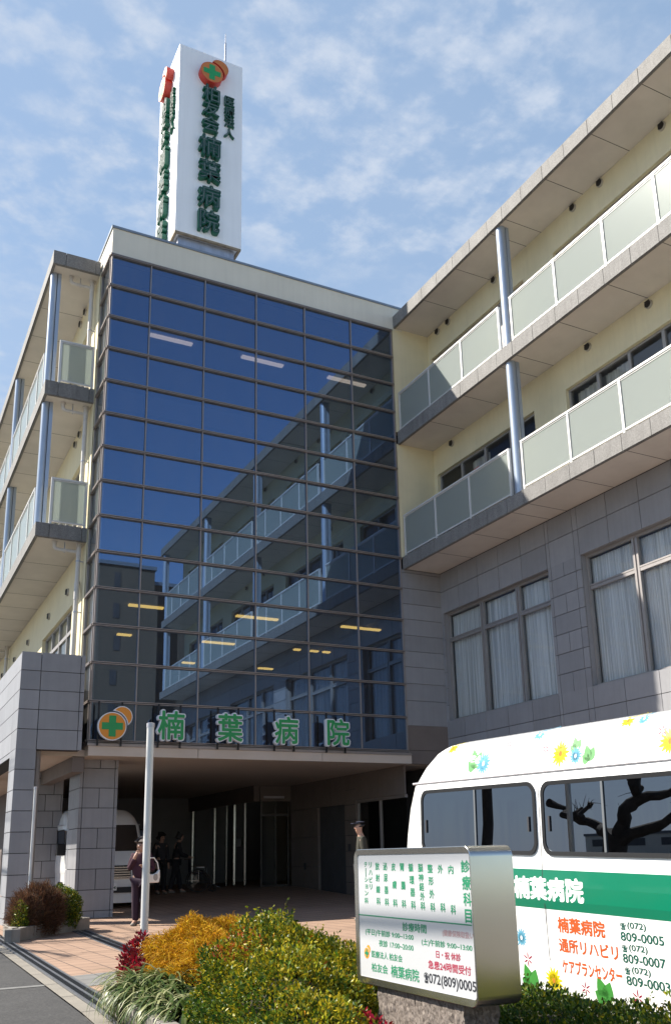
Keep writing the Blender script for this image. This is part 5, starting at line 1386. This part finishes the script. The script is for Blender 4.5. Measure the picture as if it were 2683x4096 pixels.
# planters
def planter(label, outline, h, w, zb):
    c = Vector((sum(p[0] for p in outline) / len(outline), sum(p[1] for p in outline) / len(outline), 0)); c.z = gz(c.y)
    t = thing('planter', label, 'planter', c, 'concrete edged flower beds')
    mb = MB(); n = len(outline)
    for i in range(n):
        a, b = Vector((*outline[i], 0)), Vector((*outline[(i + 1) % n], 0)); d = (b - a); L = d.length; d.normalize(); nrm = Vector((-d.y, d.x, 0))
        m_ = max(1, round(L / .9))
        for k in range(m_):
            p, q = a + d * (L * k / m_ + (.0 if k else -.0)), a + d * (L * (k + 1) / m_ - .008)
            zp, zq = gz(p.y), gz(q.y)
            bb = len(mb.v)
            for pt, z in ((p, zp), (q, zq)):
                mb.v += [tuple(pt + Vector((0, 0, z - .03))), tuple(pt + nrm * w + Vector((0, 0, z - .03))), tuple(pt + nrm * w + Vector((0, 0, z + h))), tuple(pt + Vector((0, 0, z + h)))]
            mb.f += [(bb, bb+1, bb+2, bb+3), (bb+7, bb+6, bb+5, bb+4), (bb, bb+4, bb+5, bb+1), (bb+1, bb+5, bb+6, bb+2), (bb+2, bb+6, bb+7, bb+3), (bb+3, bb+7, bb+4, bb)]
    mb.build('kerb_wall', 'concrete', t, bevel=.012)
    mb = MB(); ins = [Vector((*p, 0)) * .94 + Vector((c.x, c.y, 0)) * .06 for p in outline]; mb.poly([tuple(p + Vector((0, 0, gz(p.y) + h * .8))) for p in ins]); mb.build('soil', 'soil', t)
planter('small concrete kerbed planter in front of the stone pillar', [(2.25, 15.55), (3.12, 16.78), (3.88, 17.62), (3.7, 18.0), (2.32, 17.05)], .20, .13, 0)
planter('long kerbed flower bed under the hedges and the lightbox sign', [(1.96, 8.30), (1.90, 5.6), (1.86, 2.0), (4.6, 1.2), (4.75, 5.2), (4.4, 8.6), (3.3, 9.7), (2.45, 9.6)], .17, .12, 0)

# ================================================================ people
def skin_mesh(joints, bones, root, sub=2):
    """continuous surface grown round a skeleton: joints name -> (x,y,z,r) ; returns verts, faces"""
    names = list(joints); me = bpy.data.meshes.new('body')
    me.from_pydata([joints[k][:3] for k in names], [(names.index(a), names.index(b)) for a, b in bones], [])
    o = bpy.data.objects.new('body', me); COL.objects.link(o)
    o.modifiers.new('skin', 'SKIN').use_smooth_shade = True
    for i, k in enumerate(names):
        r = joints[k][3:]; me.skin_vertices[0].data[i].radius = (r[0], r[-1]) if len(r) > 1 else (r[0], r[0])
        me.skin_vertices[0].data[i].use_root = (k == root)
    md = o.modifiers.new('sub', 'SUBSURF'); md.levels = sub; md.render_levels = sub
    bpy.context.view_layer.update()
    ev = o.evaluated_get(bpy.context.evaluated_depsgraph_get()); m2 = ev.to_mesh()
    vs = [tuple(v.co) for v in m2.vertices]; fs = [tuple(p.vertices) for p in m2.polygons]
    ev.to_mesh_clear(); bpy.data.objects.remove(o); bpy.data.meshes.remove(me)
    return vs, fs
def skin_obj(name, m, parent, joints, bones, root, sub=2):
    mb = MB(); mb.v, mb.f = skin_mesh(joints, bones, root, sub)
    o = mb.build(name, m, parent, world=False, smooth=False)
    o.data.polygons.foreach_set('use_smooth', [True] * len(o.data.polygons)); return o
def human(label, loc, rz, J, cloth, group=None, hair='short', extra=None):
    """J: joint positions in a frame where the person faces +x, y is their left, feet at z = 0"""
    P = thing('person', label, 'person', loc, group, (0, 0, rz))
    j = lambda k, *r: (*J[k], *r)
    H = J['head']; hd = J.get('look', (1, 0, 0)); f = Vector(hd).normalized(); sd = Vector((-f.y, f.x, 0)).normalized(); h = Vector(H)
    body = {'pelvis': j('pelvis', .13, .10), 'waist': j('waist', .12, .09), 'chest': j('chest', .15, .10), 'neckb': j('neckb', .06), 'neck': j('neck', .052),
            'jaw': (*(h + Vector((0, 0, -.045)) + f * .02), .066), 'head': (*(h + Vector((0, 0, .03)) - f * .008), .082, .092), 'crown': (*(h + Vector((0, 0, .085)) - f * .01), .06),
            'nose': (*(h + f * .098 + Vector((0, 0, -.008))), .014)}
    bones = [('pelvis', 'waist'), ('waist', 'chest'), ('chest', 'neckb'), ('neckb', 'neck'), ('neck', 'jaw'), ('jaw', 'head'), ('head', 'crown'), ('head', 'nose')]
    for s in 'lr':
        body.update({s + 'sh': j(s + 'sh', .055), s + 'el': j(s + 'el', .042), s + 'wr': j(s + 'wr', .028), s + 'pa': j(s + 'pa', .033, .022),
                     s + 'hip': j(s + 'hip', .085), s + 'kn': j(s + 'kn', .055), s + 'an': j(s + 'an', .042), s + 'toe': j(s + 'toe', .035)})
        bones += [('chest', s + 'sh'), (s + 'sh', s + 'el'), (s + 'el', s + 'wr'), (s + 'wr', s + 'pa'), ('pelvis', s + 'hip'), (s + 'hip', s + 'kn'), (s + 'kn', s + 'an'), (s + 'an', s + 'toe')]
        wr, pa = Vector(J[s + 'wr']), Vector(J[s + 'pa']); d = (pa - wr).normalized()
        a = d.cross(f if abs(d.dot(f)) < .8 else Vector((0, 0, 1))).normalized(); nn_ = a.cross(d)
        for i, (o_, l) in enumerate(((-.024, .06), (-.008, .07), (.008, .065), (.023, .05))):
            b1 = pa + a * o_ + d * l * .5; b2 = b1 + (d * .8 + nn_ * .5).normalized() * l * .5
            body[s + 'f%d' % i] = (*b1, .0085); body[s + 'g%d' % i] = (*b2, .0075); bones += [(s + 'pa', s + 'f%d' % i), (s + 'f%d' % i, s + 'g%d' % i)]
        th = wr + d * .035 - a * .035; body[s + 't'] = (*(th + d * .03), .009); bones.append((s + 'wr', s + 't'))
    skin_obj('body', 'skin', P, body, bones, 'pelvis', 2)
    # jacket, trousers, shoes
    top = {'p0': (*(Vector(J['pelvis']) + Vector((0, 0, -.06))), .165, .135), 'waist': j('waist', .165, .125), 'chest': j('chest', .185, .13), 'nb': (*(Vector(J['neckb']) + Vector((0, 0, -.015))), .075)}
    tb = [('p0', 'waist'), ('waist', 'chest'), ('chest', 'nb')]
    for s in 'lr':
        wr, el = Vector(J[s + 'wr']), Vector(J[s + 'el'])
        top.update({s + 'sh': j(s + 'sh', .082), s + 'el': j(s + 'el', .062), s + 'wr': (*(el + (wr - el) * .93), .048)}); tb += [('chest', s + 'sh'), (s + 'sh', s + 'el'), (s + 'el', s + 'wr')]
    skin_obj('jacket', cloth[0], P, top, tb, 'chest', 2)
    bot = {'pelvis': (*(Vector(J['pelvis']) + Vector((0, 0, .02))), .16, .12)}; bb = []
    for s in 'lr':
        bot.update({s + 'hip': j(s + 'hip', .105), s + 'kn': j(s + 'kn', .078), s + 'an': (*(Vector(J[s + 'an']) + Vector((0, 0, -.01))), .07)}); bb += [('pelvis', s + 'hip'), (s + 'hip', s + 'kn'), (s + 'kn', s + 'an')]
    skin_obj('trousers', cloth[1], P, bot, bb, 'pelvis', 2)
    for s in 'lr':
        a, t_ = Vector(J[s + 'an']), Vector(J[s + 'toe']); d = (t_ - a); d.z = 0; d.normalize()
        skin_obj('shoe', cloth[2], P, {'h': (a.x - d.x * .03, a.y - d.y * .03, a.z - .045, .048, .045), 'm': (a.x + d.x * .08, a.y + d.y * .08, a.z - .055, .046, .036), 't': (a.x + d.x * .16, a.y + d.y * .16, a.z - .062, .036, .026)}, [('h', 'm'), ('m', 't')], 'm', 2)
    hv = h + Vector((0, 0, .055)) - f * .022
    if hair == 'cap':
        skin_obj('hair', 'hairb', P, {'a': (*(hv - f * .02 + Vector((0, 0, -.05))), .092), 'b': (*(hv + Vector((0, 0, .015))), .096)}, [('a', 'b')], 'a', 2)
        c = skin_obj('cap', 'navy', P, {'a': (*(hv + Vector((0, 0, .035))), .106), 'b': (*(hv + Vector((0, 0, .075))), .085)}, [('a', 'b')], 'a', 2)
        mb = MB(); o = hv + Vector((0, 0, .032)) + f * .06
        mb.prism([o + sd * .085, o + sd * .07 + f * .09, o + f * .125, o - sd * .07 + f * .09, o - sd * .085], (0, 0, .012)); mb.build('cap_peak', 'navy', c, world=False, bevel=.004)
    else:
        r = .096 if hair == 'short' else .100
        skin_obj('hair', 'hairg' if hair == 'bob' else 'hairb', P, {'n': (*(hv - f * .055 + Vector((0, 0, -.075))), r * .72), 'a': (*(hv - f * .02 + Vector((0, 0, -.01))), r), 'b': (*(hv + Vector((0, 0, .045)) + f * .012), r * .82)}, [('n', 'a'), ('a', 'b')], 'a', 2)
    mb = MB()
    for s in (1, -1): mb.tube([h + f * .083 + sd * (.032 * s) + Vector((0, 0, .018)), h + f * .090 + sd * (.032 * s) + Vector((0, 0, .018))], [.011, .008], 8)
    mb.tube([h + f * .088 - sd * .022 + Vector((0, 0, -.052)), h + f * .091 + Vector((0, 0, -.053)), h + f * .088 + sd * .022 + Vector((0, 0, -.052))], .005, 6)
    mb.build('face_features', 'plumdk', P, world=False)
    return P
def pose(hgt, lean=0.0, la=None, ra=None, stride=0.0, head=None, look=(1, 0, 0)):
    k = hgt / 1.60
    J = {'pelvis': (0, 0, .88), 'waist': (lean * .12, 0, 1.02), 'chest': (lean * .32, 0, 1.20), 'neckb': (lean * .5, 0, 1.345), 'neck': (lean * .55 + .01, 0, 1.385), 'head': (lean * .65 + .02, 0, 1.475),
         'lhip': (0, .09, .82), 'rhip': (0, -.09, .82), 'lkn': (stride * .5 + .02, .09, .45), 'rkn': (-stride * .4 + .02, -.09, .45), 'lan': (stride, .09, .085), 'ran': (-stride, -.09, .085), 'ltoe': (stride + .13, .10, .03), 'rtoe': (-stride + .13, -.10, .03)}
    ch = Vector(J['chest'])
    J['lsh'] = tuple(ch + Vector((0, .165, .085))); J['rsh'] = tuple(ch + Vector((0, -.165, .085)))
    d = {'el': Vector((-.03, .06, -.27)), 'wr': Vector((.06, .05, -.50)), 'pa': Vector((.08, .04, -.58))}
    for s, sg, o in (('l', 1, la), ('r', -1, ra)):
        b = Vector(J[s + 'sh']); o = o or d
        for q in ('el', 'wr', 'pa'): v = Vector(o[q]); J[s + q] = tuple(b + Vector((v.x, v.y * sg, v.z)))
    if head: J['head'] = tuple(Vector(J['head']) + Vector(head))
    J = {q: tuple(c * k for c in v) for q, v in J.items()}; J['look'] = look
    return J
up_r = {'el': (.05, .05, -.25), 'wr': (.16, -.10, -.02), 'pa': (.15, -.13, .05)}
fold_l = {'el': (-.03, .07, -.27), 'wr': (.17, -.02, -.22), 'pa': (.23, -.05, -.18)}
wom = human('person in dark plum clothes, hand to face, behind the tall white pole', (4.79, 17.65, gz(17.65)), R(-128), pose(1.55, .02, fold_l, up_r, .02, None, (.97, -.2, -.08)), ('plum', 'plumdk', 'shoe'), None, 'bob')
B_ = thing('shoulder_bag', 'white cloth bag with grey round print hanging from the person in plum', 'bag', (4.93, 17.42, .75))
mb = MB()
prof = [(-.155, .0), (.15, .0), (.17, .10), (.165, .24), (.10, .18), (.04, .155), (-.04, .155), (-.10, .18), (-.165, .24), (-.17, .10)]
bd = Vector((.94, .34, 0)).normalized(); bn = Vector((bd.y, -bd.x, 0))
mb.prism([Vector((4.93, 17.42, .76)) + bd * a + UZ * b - bn * .035 for a, b in prof], bn * .07); mb.build('body', 'bag', B_, bevel=.02)
mb = MB(); mb.tube([Vector((4.93, 17.42, .76)) + bd * a + UZ * b for a, b in ((-.155, .22), (-.12, .36), (-.04, .45), (.04, .45), (.12, .36), (.155, .22))], .011, 8); mb.build('strap', 'bag', B_, smooth=True)
mb = MB(); mb.prism([Vector((4.93, 17.42, .76)) + bd * (.06 + .05 * math.cos(t)) + UZ * (.10 + .062 * math.sin(t)) + bn * .0362 for t in [2*math.pi*i/24 for i in range(24)]], bn * .001); mb.build('print', 'bagspot', B_)
human('person in black cap and olive jacket standing behind the lightbox sign', (8.36, 15.5, 0), R(158), pose(1.79, .03, None, None, .03, None, (1, .05, -.05)), ('olive', 'darkcloth', 'shoe'), None, 'cap')
push = {'el': (.08, .04, -.26), 'wr': (.30, -.02, -.34), 'pa': (.38, -.02, -.36)}
human('person in dark grey standing deep in the shaded porch, left of the wheelchair pusher', (7.66, 26.2, .225), R(-70), pose(1.66, 0, None, None, .03), ('greycloth', 'darkcloth', 'shoe'), None, 'short')
human('person in dark clothes pushing the wheelchair in the shaded porch', (8.15, 26.4, .235), R(-12), pose(1.66, .16, push, push, .16), ('darkcloth', 'darkcloth', 'shoe'), None, 'short')
Wc = thing('wheelchair', 'folding wheelchair pushed through the shaded porch', 'wheelchair', (8.78, 26.3, .25), None, (0, 0, R(-12)))
for s in (-.27, .27):
    mb = MB(); mb.tube([(.30 * math.cos(t), s, .30 + .30 * math.sin(t)) for t in [2*math.pi*i/28 for i in range(29)]], .014, 6, False)
    w_ = mb.build('wheel', 'tyre', Wc, world=False, smooth=True)
    mb = MB()
    for k in range(8): mb.tube([(0, s, .30), (.29 * math.cos(k*math.pi/4), s, .30 + .29 * math.sin(k*math.pi/4))], .004, 5)
    mb.tube([(.26 * math.cos(t), s * 1.08, .30 + .26 * math.sin(t)) for t in [2*math.pi*i/28 for i in range(29)]], .008, 6, False); mb.build('hand_rim', 'chrome', w_, world=False)
    mb = MB(); mb.tube([(.42 + .09 * math.cos(t), s * .85, .09 + .09 * math.sin(t)) for t in [2*math.pi*i/16 for i in range(17)]], .013, 6, False); mb.build('caster', 'tyre', Wc, world=False)
    mb = MB(); mb.tube([(-.36, s * .85, .90), (-.24, s * .85, .90), (-.22, s * .85, .50), (.28, s * .85, .48), (.42, s * .85, .18), (.62, s * .6, .10)], .012, 8); mb.tube([(-.22, s * .85, .70), (.22, s * .85, .70), (.24, s * .85, .48)], .012, 8); mb.build('frame_tube', 'chrome', Wc, world=False, smooth=True)
mb = MB(); mb.box(-.22, .25, -.22, .22, .48, .53); mb.build('seat', 'navy', Wc, world=False, bevel=.015)
mb = MB(); mb.box(-.25, -.21, -.22, .22, .54, .92); mb.build('backrest', 'navy', Wc, world=False, bevel=.015)
mb = MB(); mb.box(-.02, .18, -.16, .16, .66, .68); mb.build('tray', 'white', Wc, world=False)

# ================================================================ across the street (seen in the glass, and casting the branch shadows)
def mirrored_tree():
    t = thing('street_tree', 'bare pollarded street tree whose knotted limbs mirror in the van window', 'tree', (-4.0, 15.4, 0), 'pollarded bare street trees across the road')
    rg = random.Random(4); X = -4.0
    mb = MB(); mb.tube([(X, 15.45, -.1), (X, 15.44, .4), (X + .03, 15.42, 1.1), (X, 15.36, 1.45), (X, 15.25, 1.62)], [.40, .30, .25, .27, .24], 16); mb.build('trunk', 'bark', t, smooth=True)
    for pts, r in (([(15.38, 1.45), (15.62, 1.68), (15.95, 1.76), (16.25, 1.92), (16.62, 2.02), (16.95, 2.10), (17.12, 2.24), (17.10, 2.38)], .12),
                   ([(16.30, 1.93), (16.36, 2.08), (16.28, 2.22), (16.20, 2.34)], .075), ([(16.5, 2.0), (16.52, 2.12), (16.5, 2.22)], .06),
                   ([(15.30, 1.5), (15.02, 1.86), (14.86, 2.10), (14.62, 2.34), (14.42, 2.62), (14.30, 3.1), (14.35, 3.8)], .17), ([(15.1, 1.72), (15.18, 1.95), (15.05, 2.08)], .08),
                   ([(15.22, 1.42), (14.85, 1.62), (14.40, 1.70), (13.95, 1.80), (13.6, 2.0), (13.1, 2.1), (12.7, 2.5)], .12), ([(14.70, 2.26), (14.25, 2.36), (13.85, 2.40), (13.45, 2.62), (13.1, 3.1)], .11),
                   ([(14.5, 2.5), (14.75, 2.75), (14.8, 3.2)], .09)):
        n = len(pts); P = [Vector((X + rg.uniform(-.08, .08) * min(i, 2) + .1 * i * rg.choice((-1, 1)) * .3, y, z)) for i, (y, z) in enumerate(pts)]
        Q = []; 
        for a_, b_ in zip(P[:-1], P[1:]): Q += [a_, (a_ + b_) / 2 + Vector((rg.uniform(-.03, .03), rg.uniform(-.03, .03), rg.uniform(-.03, .03)))]
        Q.append(P[-1]); m_ = len(Q); rad = [r * (1 - .5 * i / m_) * rg.uniform(.85, 1.2) for i in range(m_)]; rad[-1] *= 1.5; rad[-2] *= 1.25
        m1 = MB(); m1.tube(Q, rad, 10); ob = m1.build('limb', 'bark', t, smooth=True)
        tw = MB()
        for i in range(5):
            e = Vector((rg.uniform(-.4, .4), rg.uniform(-1, 1), rg.uniform(-.2, .9))).normalized() * rg.uniform(.12, .45); k = rg.randint(m_ // 2, m_ - 1); tw.tube([Q[k], Q[k] + e * .5 + Vector((0, 0, .02)), Q[k] + e], [.010, .006, .003], 5)
        tw.build('twigs', 'bark', ob)
mirrored_tree()
def tall_tree():
    t = thing('street_tree', 'tall leaning bare tree across the road that throws branch shadows on the paving', 'tree', (-4.0, 20.3, 0), 'pollarded bare street trees across the road')
    rg = random.Random(9)
    mb = MB(); mb.tube([(-4.0, 20.3, -.1), (-4.0, 20.15, .9), (-4.0, 19.95, 2.0), (-3.9, 19.8, 3.4), (-3.8, 19.7, 5.0), (-3.7, 19.6, 6.2)], [.20, .15, .14, .13, .12, .11], 12); mb.build('trunk', 'bark', t, smooth=True)
    for k in range(9):
        p = Vector((-3.8 + rg.uniform(-.1, .1), 19.65, rg.uniform(4.6, 6.2))); d = Vector((rg.uniform(-.3, 1.0), rg.uniform(-1, .8), rg.uniform(.2, 1.0))).normalized(); pts = [p]; 
        for i in range(6): d = (d + Vector((rg.uniform(-.4, .4), rg.uniform(-.4, .4), rg.uniform(-.2, .35)))).normalized(); pts.append(pts[-1] + d * .42)
        m1 = MB(); m1.tube(pts, [.07, .06, .055, .045, .04, .03, .045], 8); ob = m1.build('limb', 'bark', t, smooth=True)
        tw = MB()
        for i in range(12):
            e = Vector((rg.uniform(-1, 1), rg.uniform(-1, 1), rg.uniform(-.2, 1))).normalized() * rg.uniform(.3, 1.1); q = pts[rg.randint(2, 6)]; tw.tube([q, q + e * .5 + Vector((0, 0, .05)), q + e], [.014, .009, .004], 5)
        tw.build('twigs', 'bark', ob)
tall_tree()
def wires():
    t = thing('overhead_cable', 'bundle of black overhead cables running along the road', 'cable', (-2.6, 20, 7.3))
    mb = MB()
    for x, z, r in ((-2.60, 7.5, .036), (-2.62, 7.9, .02), (-2.58, 8.5, .015), (-3.0, 9.1, .012), (-2.2, 9.1, .012), (-2.6, 9.7, .012)):
        mb.tube([(x, y, z - .35 * (1 - ((((y + 30) % 30) - 15) / 15) ** 2)) for y in range(-60, 91, 3)], r, 6)
    mb.build('cable_run', 'black', t)
wires()
for y in (-30, 60):
    t = thing('utility_pole', 'concrete utility pole %s' % ('far along the road beyond the trees' if y > 0 else 'on the road behind the viewer'), 'utility pole', (-3.0, y, gz(y)))
    mb = MB(); mb.tube([(-3.0, y, gz(y)), (-3.0, y, 11)], [.18, .12], 14); mb.build('shaft', 'concrete', t, smooth=True)
    for z in (8.5, 9.1, 9.7): mb = MB(); mb.box(-3.5, -2.0, y - .05, y + .05, z - .06, z); mb.build('crossarm', 'steel', t)
def block(label, x0, x1, y0, y1, h, m, floors, bays, face, cat='apartment block', roofm='coping', only=None):
    t = thing('apartment_block' if cat != 'house' else 'town_house', label, cat, ((x0+x1)/2, (y0+y1)/2, -.2))
    mb = MB(); mb.box(x0, x1, y0, y1, -.25, h); mb.build('wall', m, t)
    mb = MB(); mb.box(x0 - .15, x1 + .15, y0 - .15, y1 + .15, h + .002, h + .35); mb.build('roof', roofm, t)
    wn = MB(); bl = MB(); fh = h / floors
    for f in range(floors):
        for b in (range(bays) if only is None else only):
            z = f * fh + fh * .32
            if face == 'y':
                w = (x1 - x0) / bays; a = x0 + w * (b + .22); wn.box(a, a + w * .56, y1 + .003, y1 + .05, z, z + fh * .45)
                bl.box(a - w * .1, a + w * .66, y1 + .06, y1 + .5, z - .25, z + .02)
            else:
                w = (y1 - y0) / bays; a = y0 + w * (b + .22); wn.box(x1 + .003, x1 + .05, a, a + w * .56, z, z + fh * .45)
    wn.build('window_row', 'dark', t)
    if floors > 4 and only is None: bl.build('balcony_row', 'greyalu', t)
M['aptgrey'] = mat('apartment_grey', (.115, .09, .066), .85, var=.08); M['aptbrown'] = mat('apartment_brown', (.085, .068, .052), .85, var=.08)
M['housew'] = mat('house_wall', (.42, .40, .36), .85, var=.08); M['rooftile'] = mat('roof_tile', (.10, .105, .115), .7, var=.15)
block('grey apartment block mirrored at the lower left of the glass front', 17.0, 22.3, -52, -40, 27.2, 'aptgrey', 9, 5, 'y', only=(1,))
block('brown apartment block beside the grey one, mirrored in the glass front', 22.35, 30, -58, -42, 26.4, 'aptbrown', 9, 4, 'y', only=(0, 2))
block('grey apartment slab left of the grey block, mirrored beside it', 4.0, 16.6, -74, -60, 24, 'aptgrey', 8, 5, 'y')
block('long low house across the road with a dark tiled roof', -85, -70, 38, 70, 3.2, 'housew', 1, 4, 'x', 'house', 'rooftile')
block('two storey pale house across the road beyond the bare trees', -100, -82, 78, 104, 4.2, 'housew', 2, 4, 'x', 'house', 'rooftile')
block('low pale house across the road nearest the viewer', -80, -66, 4, 30, 3.0, 'housew', 1, 4, 'x', 'house', 'rooftile')
